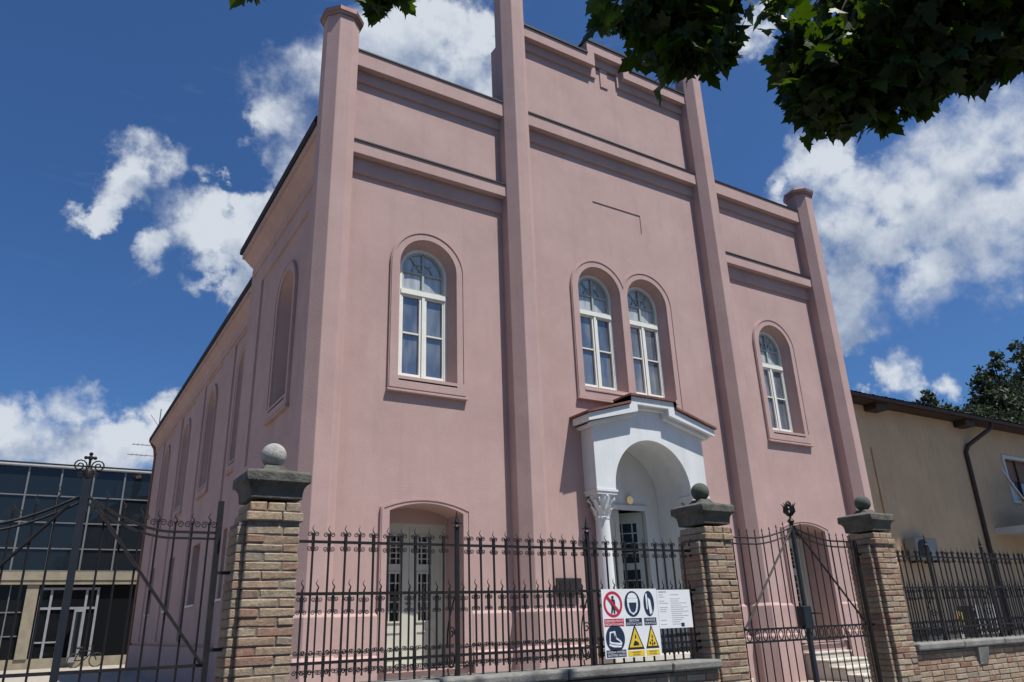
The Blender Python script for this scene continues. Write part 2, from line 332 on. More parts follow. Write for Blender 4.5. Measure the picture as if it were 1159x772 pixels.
    vary = rng(fbm(9, 6, .58, nv.outputs[0]), .30, .70, -.38, .30, False)
    tone = math_('ADD', math_('ADD', math_('ADD', relief, core), vary), .40, True)
    cc = N(nt, 'ShaderNodeMix', data_type='RGBA'); cc.inputs[6].default_value = (2.8,3.7,5.5,1); cc.inputs[7].default_value = (7.9,8.5,9.3,1); L(tone, cc.inputs[0])
    m1 = N(nt, 'ShaderNodeMix', data_type='RGBA'); m1.inputs[7].default_value = (5.5,6.2,7.2,1); L(wz, m1.inputs[0]); L(tn.outputs[2], m1.inputs[6])
    m2 = N(nt, 'ShaderNodeMix', data_type='RGBA'); L(mask, m2.inputs[0]); L(m1.outputs[2], m2.inputs[6]); L(cc.outputs[2], m2.inputs[7])
    L(m2.outputs[2], bg.inputs['Color'])
build_world()
sl = bpy.data.lights.new('sun', 'SUN'); sl.energy = 4.5; sl.angle = R(.53); sl.color = (1, .955, .88)
so = link('sun', sl); so.rotation_euler = SUN.to_track_quat('Z', 'Y').to_euler(); so.location = (20, -40, 60)
S.view_settings.view_transform = 'Standard'; S.view_settings.look = 'None'; S.view_settings.gamma = 1; S.view_settings.exposure = .48

# ------------------------------------------------------------------ ground
def slab(name, x0, x1, y0, y1, z0, z1, m):
    o = MB().box(x0, x1, y0, y1, z0, z1).build(name, m, smooth=0); return tag(o, kind='structure')
slab('ground', -1500, 1500, -1500, 1500, -1, -.02, M['asphalt'])
slab('pavement', -60, 60, -10.5, -6.45, -.5, .10, M['paving'])
slab('kerb', -60, 60, -10.68, -10.5, -.5, .104, M['coping'])
slab('yard', -60, 90, -6.0, 70, -.5, .25, M['yard'])

# ------------------------------------------------------------------ the pink synagogue
C1, C2, C3, C4 = 3.63, 7.722, 13.67, 17.78
BX0, BX1 = 3.72, 17.69
syn = thing('synagogue', 'tall pink rendered hall with octagonal corner piers, arched windows and a white porch', 'building')
LW, RW, PW1, PW2, PC = 5.655, 15.62, 9.885, 11.29, 10.62
holes = [arch(LW, 5.88, 8.16, .605), arch(RW, 5.88, 8.16, .605), arch(PW1, 6.25, 8.55, .60), arch(PW2, 6.25, 8.55, .60),
         segarch(LW, .95, 3.47, .70, .15), segarch(RW, .95, 3.47, .70, .15), rect(9.33, 11.91, .5, 5.3), rect(9.93, 11.40, 10.42, 10.94)]
outer = [(BX0,.2), (BX1,.2), (BX1,12.5), (C3,12.5), (C3,15.0), (C2,15.0), (C2,12.5), (BX0,12.5)]
mb = MB(); mb.plate([outer]+holes, 0, .8)
mb.box(9.9, 11.43, .018, .3, 10.39, 10.97)          # back of the shallow sunk panel
mb.build('facade_wall', M['pink'], syn, smooth=0)
# plinth with two ledges
for a, b in [(BX0, LW-.864), (LW+.864, 9.1), (12.14, RW-.864), (RW+.864, BX1)]:
    mb = MB()
    for zt, pr in ((1.80, .05), (1.19, .11)):
        mb.add([(a,0,.2), (b,0,.2), (b,-pr,.2), (a,-pr,.2), (a,0,zt+.05), (b,0,zt+.05), (b,-pr,zt), (a,-pr,zt)], [(0,1,2,3), (3,2,6,7), (7,6,5,4), (0,3,7,4), (1,5,6,2), (0,4,5,1)])
    mb.build('plinth', M['pink'], syn, smooth=0)
# octagonal piers
def pier(cx, ztop, cap=True):
    cy = -.093; a = .332; ro = a/math.cos(PI/8)
    mb = MB(); mb.lathe([(ro, .2), (ro, ztop)], (cx, cy, 0), 8, PI/8)
    mb.lathe([(ro+.06, .2), (ro+.06, 1.80), (ro, 1.86)], (cx, cy, 0), 8, PI/8); mb.lathe([(ro+.12, .2), (ro+.12, 1.19), (ro+.06, 1.25)], (cx, cy, 0), 8, PI/8)
    o = mb.build('pier', M['pink'], syn, smooth=0)
    if cap:
        c = MB(); c.lathe([(ro+.075, ztop-.03), (ro+.085, ztop+.05), (ro+.07, ztop+.055), (ro*.55, ztop+.26), (.02, ztop+.33)], (cx, cy, 0), 8, PI/8)
        c.lathe([(ro+.03, ztop-.09), (ro+.055, ztop-.02)], (cx, cy, 0), 8, PI/8)
        c.build('pier_cap', M['coppernew'], o, smooth=0)
pier(C1, 13.28); pier(C2, 17.6); pier(C3, 17.6); pier(C4, 13.28)
# cornices
def cornice(x0, x1, zt, zb, zbed, top='dark'):
    mb = MB(); mb.box(x0, x1, -.20, .05, zb, zt); mb.box(x0, x1, -.055, .05, zbed, zb-.003)
    o = mb.build('cornice', M['pink'], syn, smooth=0)
    t = MB(); t.add([(x0,-.225,zt+.010), (x1,-.225,zt+.010), (x1,.05,zt+.06), (x0,.05,zt+.06), (x0,-.225,zt-.022), (x1,-.225,zt-.022), (x1,-.203,zt-.022), (x0,-.203,zt-.022), (x0,-.203,zt+.004), (x1,-.203,zt+.004), (x1,.05,zt+.04), (x0,.05,zt+.04)],
        [(0,1,2,3), (0,4,5,1), (4,7,6,5), (7,8,9,6), (8,11,10,9), (3,2,10,11), (0,3,11,8,7,4), (1,5,6,9,10,2)])
    t.build('flashing', M[top], o, smooth=0)
for a, b in ((C1+.3, C2-.32), (C3+.3, C4-.32)):
    cornice(a, b, 10.50, 10.20, 9.87); 
    cornice(a, b, 12.67, 12.28, 12.02)
cornice(C2+.3, C3-.32, 12.66, 12.31, 12.02)
# stepped cornice of the centre bay
zt, zb, zd = 15.2, 14.9, 14.66; a, b = C2+.3, C3-.32; s0, s1, hh = 10.22, 11.16, .42
mb = MB()
mb.plate([[(a,zb), (s0,zb), (s0,zb+hh), (s1,zb+hh), (s1,zb), (b,zb), (b,zt), (s1+.22,zt), (s1+.22,zt+hh), (s0-.22,zt+hh), (s0-.22,zt), (a,zt)]], -.20, .05)
mb.plate([[(a,zd), (s0+.12,zd), (s0+.12,zd+hh), (s1-.12,zd+hh), (s1-.12,zd), (b,zd), (b,zb-.003), (s1+.003,zb-.003), (s1+.003,zb+hh-.003), (s0-.003,zb+hh-.003), (s0-.003,zb-.003), (a,zb-.003)]], -.055, .05)
mb.box(s0+.28, s1-.42, -.03, .05, zd-.18, zd+hh-.004)
o = mb.build('cornice', M['pink'], syn, smooth=0)
t = MB()
for x0, x1, z in ((a, s0-.22, zt), (s1+.22, b, zt), (s0-.26, s1+.26, zt+hh)): t.box(x0, x1, -.235, .12, z+.003, z+.055)
t.build('flashing', M['dark'], o, smooth=0)
MB().box(s0-.22, s1+.22, .05, .8, 14.9, zt+hh-.003).build('parapet_block', M['pink'], syn, smooth=0)
# coping behind the cornices
mb = MB()
for x0, x1, z in ((BX0, C2, 12.5), (C3, BX1, 12.5), (C2, C3, 15.0)): mb.box(x0+.3, x1-.3, .055, .84, z+.003, z+.2)
mb.build('parapet_coping', M['dark'], syn, smooth=0)

# arched window: frame lies in plane y=yf, glass behind. On side walls the same meshes are turned
def make_window(cx, z0, zs, r, surround=True, xf=None, sill=True, sur=None):
    """xf: matrix taking the facade's x/y/z to the place"""
    def B(mb, name, m, par, smooth=30):
        if xf is not None: mb.v = [tuple(xf @ Vector(p)) for p in mb.v]
        return mb.build(name, m, par, smooth)
    yf = .25 if xf is None else .46; zt = zs-.465          # transom
    w = MB(); fr = .505
    w.plate([arch(cx, z0+.02, zs, fr), arch(cx, z0+.11, zs, fr-.055)], yf-.04, yf+.06)
    w.box(cx-fr+.03, cx+fr-.03, yf-.06, yf+.03, zt-.05, zt+.05)
    w.box(cx-.030, cx+.030, yf-.05, yf+.03, z0+.07, zt-.04)
    win = B(w, 'window', M['frame'], syn)
    q = MB(); A_ = arch(cx, z0, zs, r-.002); B_ = arch(cx, z0+.03, zs, fr-.008); k_n = len(A_)
    q.add([(x, .003, z) for x, z in A_]+[(x, yf-.02, z) for x, z in B_], [(i, (i+1) % k_n, k_n+(i+1) % k_n, k_n+i) for i in range(1, k_n)])
    B(q, 'reveal', M['pink'], win, 30)
    q = MB()
    for s in (-1, 1):
        xa, xb = (cx-fr+.045, cx-.035) if s < 0 else (cx+.035, cx+fr-.045)
        q.plate([rect(xa, xb, z0+.10, zt-.045), rect(xa+.040, xb-.040, z0+.15, zt-.09)], yf-.028, yf+.02)
        zm = z0+.06+(zt-z0)*.50; q.box(xa+.05, xb-.05, yf-.024, yf+.015, zm-.014, zm+.014)
    B(q, 'sash', M['frame'], win)
    q = MB(); rr = fr-.05
    q.plate([[(cx-rr, zt+.045), (cx+rr, zt+.045)]+[(cx+rr*math.cos(PI*i/24), zs+rr*math.sin(PI*i/24)) for i in range(25)],
             [(cx-rr+.05, zt+.09), (cx+rr-.05, zt+.09)]+[(cx+(rr-.05)*math.cos(PI*i/24), zs+(rr-.05)*math.sin(PI*i/24)) for i in range(25)]], yf-.02, yf+.02)
    zc = zs-.02
    q.box(cx-.022, cx+.022, yf-.02, yf+.015, zt+.08, zs+rr-.04); q.box(cx-rr+.04, cx+rr-.04, yf-.016, yf+.012, zc-.02, zc+.02)
    for i in range(12):
        a0, a1 = PI*i/12, PI*(i+1)/12; ra = rr*.48
        q.tube([(cx+ra*math.cos(a0), yf, zc+ra*math.sin(a0)), (cx+ra*math.cos(a1), yf, zc+ra*math.sin(a1))], .014, 4)
    for ang in (PI*.28, PI*.72): q.tube([(cx+.05*math.cos(ang), yf, zc+.05*math.sin(ang)), (cx+(rr-.03)*math.cos(ang), yf, zc+(rr-.03)*math.sin(ang))], .014, 4)
    B(q, 'fanlight', M['sage'], win)
    p = MB(); p.box(cx-fr+.01, cx+fr-.01, yf+.024, yf+.045, z0, zt+.01); B(p, 'pane', M['pane'], win, 0)
    p = MB(); p.plate([[(cx-fr+.01, zt+.012), (cx+fr-.01, zt+.012)]+[(cx+(fr-.01)*math.cos(PI*i/24), zs+(fr-.01)*math.sin(PI*i/24)) for i in range(25)]], yf+.024, yf+.045); B(p, 'pane', M['panetop'], win, 0)
    if sill:
        q = MB(); q.add([(cx-r, yf-.01, z0+.06), (cx+r, yf-.01, z0+.06), (cx+r, -.06, z0-.05), (cx-r, -.06, z0-.05), (cx-r, yf-.01, z0-.02), (cx+r, yf-.01, z0-.02), (cx+r, -.06, z0-.10), (cx-r, -.06, z0-.10)],
            [(0,1,2,3), (3,2,6,7), (4,7,6,5), (0,3,7,4), (1,5,6,2), (0,4,5,1)]); B(q, 'sill', M['pink'], win, 0)
    if surround:
        q = MB(); zb = z0-.26; w0 = .19
        if sur is None: polys = [arch(cx, zb, zs, r+w0), arch(cx, z0, zs, r)]; lip = [arch(cx, zb+.03, zs, r+w0-.02), arch(cx, z0, zs, r+w0-.055)]
        else: polys, lip = sur
        q.plate(polys, -.045, 0); q.plate(lip, -.06, -.047)
        if sill: q.box(cx-r-w0-.02, cx+r+w0+.02, -.085, 0, zb-.05, zb-.003)
        B(q, 'surround', M['pink'], win, 25)
    return win
make_window(LW, 5.88, 8.16, .605); make_window(RW, 5.88, 8.16, .605)
# the twin windows share one surround
def twin(off):
    n = 28; r = .60+off; d = (PW2-PW1)/2; cx = (PW1+PW2)/2; zs = 8.55; a = math.acos(min(1, d/r))
    P = [(PW1-r, 5.98+(.19-off)), (PW2+r, 5.98+(.19-off))]
    P += [(PW2+r*math.cos(t), zs+r*math.sin(t)) for t in [(PI-a)*i/n for i in range(n+1)]]
    P += [(PW1+r*math.cos(t), zs+r*math.sin(t)) for t in [a+(PI-a)*i/n for i in range(1, n+1)]]
    return P
make_window(PW1, 6.25, 8.55, .60, sur=([twin(.19), arch(PW1, 6.25, 8.55, .60), arch(PW2, 6.25, 8.55, .60)], [twin(.17), twin(.135)]))
make_window(PW2, 6.25, 8.55, .60, surround=False)

# segmental doors
def make_door(cx):
    zt, z0 = 3.47, .95; yd = .70
    f = MB(); f.plate([rect(cx-.705, cx+.705, z0, zt+.1), rect(cx-.60, cx+.60, z0+.001, zt-.16)], yd-.05, yd+.08)
    for s in (-1, 1):
        xa, xb = (cx-.60, cx-.004) if s < 0 else (cx+.004, cx+.60)
        wins = [rect(xa+.17, xb-.17, 2.66, 3.14), rect(xa+.17, xb-.17, 1.72, 2.50)]
        f.plate([rect(xa, xb, z0+.01, zt-.16)]+wins, yd, yd+.05)
        for wn in wins:
            x0, x1, z_0, z_1 = wn[0][0], wn[1][0], wn[0][1], wn[2][1]; xm = (x0+x1)/2
            for xx in (x0+.07, x1-.07): f.box(xx-.010, xx+.010, yd+.008, yd+.04, z_0, z_1)
            for k in range(1, 5): zz = z_0+(z_1-z_0)*k/5; f.box(x0, x1, yd+.01, yd+.038, zz-.008, zz+.008)
            f.plate([rect(x0-.03, x1+.03, z_0-.03, z_1+.03), rect(x0, x1, z_0, z_1)], yd-.018, yd-.001)
        f.plate([rect(xa+.12, xb-.12, 1.12, 1.56), rect(xa+.15, xb-.15, 1.15, 1.53)], yd-.015, yd-.001)
    d = f.build('door', M['cream'], syn, smooth=0)
    MB().box(cx-.699, cx+.699, yd-.12, yd-.052, 3.36, zt+.20).build('lintel', M['pink'], d, smooth=0)
    MB().box(cx-.59, cx+.59, yd+.052, yd+.08, 1.6, zt-.17).build('door_glass', M['pandark'], d, smooth=0)
    k = MB(); k.tube([(cx-.05, yd-.05, 2.0), (cx+.03, yd-.05, 2.0)], .012); k.tube([(cx-.05, yd, 2.0), (cx-.05, yd-.05, 2.0)], .012); k.build('handle', M['iron'], d)
    q = MB(); hw = .70
    q.plate([segarch(cx, 1.0, zt+.06, hw+.16, .17), segarch(cx, .96, zt, hw, .15)], -.05, 0)
    q.plate([segarch(cx, 1.03, zt+.05, hw+.14, .165), segarch(cx, 1.0, zt+.036, hw+.105, .16)], -.062, -.052)
    q.build('surround', M['pink'], d, smooth=25)
make_door(LW); make_door(RW)
def steps(x0, x1, ys, zs):
    mb = MB()
    for k, (y, z) in enumerate(zip(ys, zs)):
        mb.box(x0, x1, y+.02, 0.70 if k == 0 else ys[k-1]+.018, .2, z-.045); mb.box(x0-.02, x1+.02, y, (0.70 if k == 0 else ys[k-1]+.018), z-.042, z)
    return mb.build('door_steps', M['stair'], syn, smooth=0)
steps(RW-.69, RW+.69, (.2, -.2, -.62, -1.02, -1.4), (.953, .80, .655, .52, .385))
steps(LW-.69, LW+.69, (.2, -.2, -.62, -1.02, -1.4), (.953, .80, .655, .52, .385))

# white porch
por = MB()
L0, L1 = 9.12, 12.12; ZI = 4.03
def ped(dx, zl, zm, zt, sx):      # stepped gable line, left to right
    return [(PC-dx, zl), (PC-sx, zm), (PC-sx, zt), (PC+sx, zt), (PC+sx, zm), (PC+dx, zl)]
body = [(L0, ZI), (L1, ZI)] + ped(L1-PC, 5.33, 5.66, 5.82, .42)[::-1]
por.plate([body, arch(PC, ZI-.2, 4.1, 1.02)], -.40, -.002)   # arch cuts through the lower edge
porch = por
# build the front slab as outline with the arch notched out
por = MB()
notch = [(PC-1.02, ZI)]+[(PC-1.02*math.cos(PI*i/32), 4.1+1.02*math.sin(PI*i/32)) for i in range(33)]+[(PC+1.02, ZI)]
por.plate([[(L0, ZI)]+notch+[(L1, ZI)]+ped(L1-PC, 5.33, 5.66, 5.82, .42)[::-1]], -.40, .003)
po = por.build('porch', M['white'], syn, smooth=25)
por = MB(); por.plate([rect(9.34, 11.90, .5, 5.29), arch(PC, .98, 4.1, 1.09)], .004, .76)
por.box(9.34, 11.90, .77, .9, 3.92, 5.29); por.box(9.34, 9.92, .77, .9, .5, 3.92); por.box(11.32, 11.90, .77, .9, .5, 3.92)
por.box(9.88, 11.36, .73, .768, 3.84, 3.95); por.box(9.84, 9.93, .735, .768, .98, 3.84); por.box(11.31, 11.40, .735, .768, .98, 3.84)
por.build('vault', M['white'], po, smooth=25)
# porch cornice: stepped fascia + bed mould + left and right returns
por = MB()
up = ped(1.73, 5.475, 5.80, 5.965, .60); lo = ped(1.73, 5.33, 5.662, 5.81, .43)
por.plate([up+lo[::-1]], -.60, -.05)
u2 = ped(1.62, 5.335, 5.659, 5.806, .433); l2 = ped(1.62, 5.27, 5.60, 5.75, .38)
por.plate([u2+l2[::-1]], -.50, -.403)
for s in (-1, 1): por.box(*sorted((PC+s*1.504, PC+s*1.608)), -.401, -.003, 5.262, 5.325)
por.build('porch_cornice', M['white'], po, smooth=0)
por = MB()
u3 = [(x, z+.004) for x, z in ped(1.77, 5.475, 5.81, 5.97, .63)]; u4 = [(x, z+.05) for x, z in ped(1.77, 5.475, 5.81, 5.97, .63)]
por.plate([u4+u3[::-1]], -.65, -.003); por.build('porch_roof', M['copper'], po, smooth=0)
def column(cx, cy):
    c = MB(); c.lathe([(.20,.98), (.20,1.06), (.175,1.08), (.19,1.13), (.165,1.18), (.158,1.2), (.16,1.6), (.155,2.4), (.138,3.46), (.15,3.475), (.15,3.50), (.136,3.51)], (cx, cy, 0), 28)
    co_ = c.build('column', M['white'], po, smooth=35)
    c = MB(); c.lathe([(.134,3.50), (.14,3.6), (.17,3.76), (.215,3.88), (.22,3.93)], (cx, cy, 0), 24)
    for ring, (z0, z1, rr, n) in enumerate(((3.51, 3.70, .145, 8), (3.60, 3.84, .155, 8))):
        for k in range(n):
            a = 2*PI*(k+ring*.5)/n; ca, sa = math.cos(a), math.sin(a); u = Vector((ca, sa, 0)); tv = Vector((-sa, ca, 0)); b = Vector((cx, cy, 0))
            P = []
            for t, wd, out in ((0,.045,0), (.35,.055,.008), (.7,.05,.028), (.95,.035,.065), (1.0,.018,.085), (.9,.008,.095)):
                P.append((t, wd, out))
            V = []; F = []
            for t, wd, out in P:
                z = z0+(z1-z0)*t; rad = rr+out+.03*t
                for q, bulge in ((-1, 0), (-.5, .012), (0, .004), (.5, .012), (1, 0)): p = b+u*(rad+bulge)+tv*wd*q; V.append((p.x, p.y, z))
            for i in range(len(P)-1):
                for j in range(4): F.append((i*5+j, i*5+j+1, (i+1)*5+j+1, (i+1)*5+j))
            c.add(V, F)
    for k in range(4):            # corner volutes
        a = PI/4+k*PI/2; u = Vector((math.cos(a), math.sin(a), 0)); ctr = Vector((cx, cy, 3.855))+u*.235
        pts = [ctr+u*(.055*(1-.75*i/14))*math.cos(2.2*PI*i/14+PI*.6)+Vector((0,0,1))*(.055*(1-.75*i/14))*math.sin(2.2*PI*i/14+PI*.6) for i in range(15)]
        c.tube(pts, .022, 5)
    for k in range(4):
        a = k*PI/2; c.ball((cx+.2*math.cos(a), cy+.2*math.sin(a), 3.90), .035, 8)
    c.box(cx-.245, cx+.245, cy-.225, cy+.2, 3.93, 3.985); c.box(cx-.262, cx+.262, cy-.242, cy+.2, 3.985, 4.029)
    c.build('capital', M['white'], co_, smooth=35)
column(9.36, -.19); column(11.88, -.19)
# door of the porch: closed leaf, and a glazed leaf standing ajar
d = MB(); d.box(9.95, 10.60, .80, .85, 1.0, 3.84)
for z0, z1 in ((1.15,1.7), (1.9,3.7)): d.plate([rect(10.03, 10.52, z0, z1), rect(10.08, 10.47, z0+.05, z1-.05)], .785, .80)
d.build('porch_door', M['cream'], po, smooth=0)
d = MB(); wl = [rect(-.56, -.14, 1.75, 2.62), rect(-.56, -.14, 2.76, 3.6)]
d.plate([rect(-.70, 0, 1.0, 3.83)]+wl, -.025, .025)
for wn in wl:
    x0, x1, z0, z1 = wn[0][0], wn[1][0], wn[0][1], wn[2][1]
    for xx in (x0+.10, x1-.10): d.box(xx-.014, xx+.014, -.02, .02, z0, z1)
    for k in range(1, 4): zz = z0+(z1-z0)*k/4; d.box(x0, x1, -.018, .018, zz-.012, zz+.012)
X = Matrix.Translation((11.29, .84, 0)) @ Matrix.Rotation(R(-42), 4, 'Z')
d.v = [tuple(X @ Vector(p)) for p in d.v]; dl = d.build('porch_door', M['sage'], po, smooth=0)
d = MB(); d.box(-.57, -.13, -.004, .004, 1.74, 3.61); d.v = [tuple(X @ Vector(p)) for p in d.v]; d.build('door_glass', M['pandark'], dl, smooth=0)
# porch landing and steps
mb = MB(); ys = (-.55, -.85, -1.15, -1.45); zz = (.98, .83, .68, .53)
for k in range(4): mb.box(9.14, 11.86-.08*k, ys[k], (.9 if k == 0 else ys[k-1]-.002), .2, zz[k])
mb.build('porch_steps', M['stair'], syn, smooth=0)
lamp = thing('wall_lamp', 'small round lit lamp on the wall inside the white porch', 'lamp', loc=(10.88, .74, 4.06))
m, nt, b = new_mat('lamp_glow'); b.inputs['Emission Color'].default_value = (1,.72,.38,1); b.inputs['Emission Strength'].default_value = .16; b.inputs['Base Color'].default_value = (.36,.31,.25,1)
MB().lathe([(.07,-.03), (.09,.0), (.085,.04), (.05,.065), (.01,.07)], (0,0,0), 20).build('lamp_shade', m, lamp).rotation_euler = (R(90),0,0)
MB().lathe([(.06,-.0), (.10,.0), (.10,.03)], (0,0,0), 20).build('lamp_base', M['whiteframe'], lamp).rotation_euler = (R(90),0,0)

# side walls
NX = 4.1; NW = [8.5, 12.9, 17.6, 22.4]; YB = 6.5; YE = 26.3
SIDE = lambda x, y: Matrix(((0,1,0,x), (-1,0,0,y), (0,0,1,0), (0,0,0,1)))   # facade x -> -y, facade y -> +x
mb = MB(); mb.plate_x([rect(.8, YB, .2, 10.95), arch(2.95, 6.0, 8.35, .6)], BX0, BX0+.7)
mb.box(BX0+.71, 6, YB-.3, YB, .2, 10.95)
mb.box(BX1-.5, BX1, .82, YE, .2, 10.3); mb.box(NX+.7, BX1-.51, YE-.4, YE, .2, 10.3); mb.build('side_wall', M['pink'], syn, smooth=0)
mb = MB(); lowr = [rect(y-.6, y+.6, 2.46, 4.2) for y in NW]
mb.plate_x([rect(YB, YE, .2, 10.45)]+[arch(y, 5.95, 8.46, .6) for y in NW]+lowr, NX, NX+.69); mb.build('side_wall', M['pink'], syn, smooth=0)
for y, x, z0, zs in [(2.95, BX0, 6.0, 8.35)]+[(y, NX, 5.95, 8.46) for y in NW]:
    make_window(0, z0, zs, .6, xf=SIDE(x, y))
for y in NW:
    f = MB(); f.plate_x([rect(y-.6, y+.6, 2.46, 4.2), rect(y-.53, y+.53, 2.53, 4.13)], NX+.3, NX+.38); f.box(NX+.3, NX+.37, y-.03, y+.03, 2.5, 4.15); f.box(NX+.3, NX+.37, y-.55, y+.55, 3.5, 3.55)
    f.box(NX-.05, NX+.3, y-.66, y+.66, 2.40, 2.455)
    w = f.build('window', M['frame'], syn, smooth=0); MB().box(NX+.385, NX+.40, y-.6, y+.6, 2.46, 4.2).build('pane', M['pandark'], w, smooth=0)
# raised strips, friezes, plinths of the side
mb = MB()
mb.plate_x([rect(.82, YB, 1.9, 10.6), [(1.55,5.1), (4.9,5.1), (5.35,5.1), (5.35,9.75), (1.55,9.75)]], BX0-.05, BX0)
ED = [YB+.02, 7.25, 9.85, 11.5, 14.35, 16.1, 18.95, 20.9, 23.7, YE]
mb.plate_x([rect(YB+.02, YE, 1.4, 10.3)]+[rect(ED[2*k+1], ED[2*k+2], 1.45, 9.62) for k in range(4)], NX-.05, NX)
mb.box(NX-.09, NX-.052, YB+.02, YE, .2, 1.32); mb.box(BX0-.10, BX0-.052, .82, YB, .2, 1.8)
mb.build('lesene', M['pink'], syn, smooth=0)
# eaves
def eave(x_in, x_out, y0, y1, zs, zt):
    mb = MB()
    mb.add([(x_in, y0, zs-.25), (x_in, y1, zs-.25), (x_out+.06, y1, zs+.05), (x_out+.06, y0, zs+.05), (x_out, y0, zs+.05), (x_out, y1, zs+.05), (x_out, y1, zt), (x_out, y0, zt), (x_in+.3, y1, zt), (x_in+.3, y0, zt)],
           [(0,3,2,1), (3,4,5,2), (4,7,6,5), (7,9,8,6), (0,9,7,4,3), (1,2,5,6,8)])
    mb.box(x_in-.10, x_in+.05, y0+.003, y1-.003, zs-.42, zs-.20)
    o = mb.build('eave', M['pink'], syn, smooth=0)
    g = MB(); g.box(x_out-.06, x_out+.4, y0-.04, y1+.05, zt+.003, zt+.07); g.tube([(x_out-.02, y0, zt-.02), (x_out-.02, y1+.05, zt-.02)], .05, 8); g.build('gutter', M['dark'], o)
eave(BX0, 3.33, .1, 6.3, 10.62, 10.88); eave(NX, 3.75, YB, YE+.15, 10.12, 10.36)
mb = MB()
mb.add([(3.4, .8, 10.95), (BX1, .8, 10.95), (BX1, 6.4, 10.95), (3.4, 6.4, 10.95), (8, .8, 12.3), (14, .8, 12.3), (14, 6.4, 12.3), (8, 6.4, 12.3)], [(0,1,2,3), (4,5,6,7), (0,4,7,3), (1,2,6,5), (0,1,5,4), (3,7,6,2)])
mb.add([(3.8, 6.42, 10.43), (3.8, 26.4, 10.43), (17.5, 26.4, 10.43), (17.5, 6.42, 10.43), (10.7, 6.42, 13.2), (10.7, 26.4, 13.2)], [(0,1,2,3), (0,4,5,1), (3,2,5,4), (0,3,4), (1,5,2)])
mb.build('roof', M['roof'], syn, smooth=0)
dp = MB(); dp.tube([(3.72, YE+.1, 10.3), (3.95, YE+.02, 9.9), (NX-.08, YE-.02, 9.5), (NX-.08, YE-.02, .3)], .06, 8); dp.build('downpipe', M['copper'], syn)

# plaque on the facade
pl = tag(MB().box(8.26, 8.84, -.085, -.052, 2.08, 2.38, ch=.006).build('plaque', M['bronze'], smooth=0), 'small dark metal plaque on the pink wall beside the white porch column', 'plaque')
mb = MB()
for k in range(6): mb.box(8.32+.02*(k % 2), 8.78-.03*(k % 3), -.088, -.086, 2.32-.038*k, 2.335-.038*k)
mb.build('lettering', M['bronze'], pl, smooth=0)

# ------------------------------------------------------------------ brick pillars, fence, gates
YF = -5.8     # fence line, 6.2 m from the lens
def wall_bricks(mb, x0, x1, y0, y1, z0, z1, ch=.005, course=.0665, faces=('f',), L=.25, W=.12, seed=0):
    rnd = random.Random(seed); k = 0; z = z0; mo = .010
    while z < z1-.03:
        zt = min(z+course-mo, z1); x = x0-(0 if k % 2 == 0 else rnd.uniform(.1, .15))
        while x < x1-.02:
            ln = (L if rnd.random() > .12 else W); a = max(x, x0); b = min(x+ln, x1)
            if b-a > .03:
                mb.ct = rnd.random(); o = rnd.uniform(-.004, .004); mb.box(a, b, y0+o, y1, z, zt, jit=.0025, ch=ch)
            x += ln+mo
        z += course; k += 1
def shaft_bricks(mb, cx, cy, h, z0, z1, seed):
    rnd = random.Random(seed); z = z0; k = 0; course = .0665; mo = .009
    while z < z1-.04:
        zt = z+course-mo; fl = k % 2 == 0
        Lb, Wb = .268, .121
        R4 = [(cx-h, cx-h+Lb, cy-h, cy-h+Wb), (cx-h+Lb+mo, cx+h, cy-h, cy-h+Lb), (cx+h-Lb, cx+h, cy+h-Wb, cy+h), (cx-h, cx+h-Lb-mo, cy-h+Wb+mo, cy+h)]
        for (a, b, c, d) in R4:
            if fl: a, b = 2*cx-b, 2*cx-a
            mb.ct = rnd.random()**1.1; o = lambda: rnd.uniform(-.004, .004)
            mb.box(a+o(), b+o(), c+o(), d+o(), z+rnd.uniform(-.003,.003), zt+rnd.uniform(-.003,.003), jit=.004, ch=.007)
        # narrow gate stop beside the shaft
        mb.ct = rnd.random(); mb.box(cx-h-.062+o()*.5, cx-h-.003, cy-h+.055, cy+h-.02, z, zt, jit=.002, ch=.005)
        z += course; k += 1
def pillar(cx, label, dz=0, ballmat='balldark', seed=1, group='brick gate pillars with stone balls'):
    h = .20; p = thing('brick_pillar', label, 'pillar', group, loc=(cx, YF, 0))
    mb = MB(); shaft_bricks(mb, 0, 0, h, .12, 2.405+dz, seed); sh_ = mb.build('shaft', M['brick'], p, smooth=0)
    MB().box(-h+.008, h-.008, -h+.008, h-.008, .1, 2.5+dz).build('mortar_core', M['mortar'], sh_, smooth=0)
    MB().box(-h-.055, -h+.01, -h+.062, h-.03, .1, 2.405+dz).build('mortar_core', M['mortar'], sh_, smooth=0)
    mb = MB(); rnd = random.Random(seed+50)
    for z, q in ((2.414, .020), (2.489, 0.0)):
        xs = [-h-q, -h*.32, h*.38, h+q] if q == 0 else [-h-q, .05, h+q]
        for a, b in zip(xs, xs[1:]): mb.ct = rnd.random(); mb.box(a+.004, b-.004, -h-q, h+q, z+dz, z+dz+.068, jit=.003, ch=.008)
    mb.build('collar', M['brick'], p, smooth=0)
    mb = MB(); prof = [(h+.002, 2.585), (h+.003, 2.61), (h+.006, 2.645), (h+.013, 2.675), (h+.028, 2.697), (h+.034, 2.704), (h+.052, 2.712), (h+.052, 2.785), (h+.044, 2.797), (.10, 2.835), (.07, 2.875)]
    mb.lathe([(r*math.sqrt(2), z+dz) for r, z in prof], (0,0,0), 4, PI/4)
    o = mb.build('cap', M['stone'], p, smooth=25); bv = o.modifiers.new('b', 'BEVEL'); bv.width = .008; bv.segments = 2; bv.limit_method = 'ANGLE'
    MB().ball((0, 0, 2.965+dz), .102, 28).build('ball', M[ballmat], p)
    return p
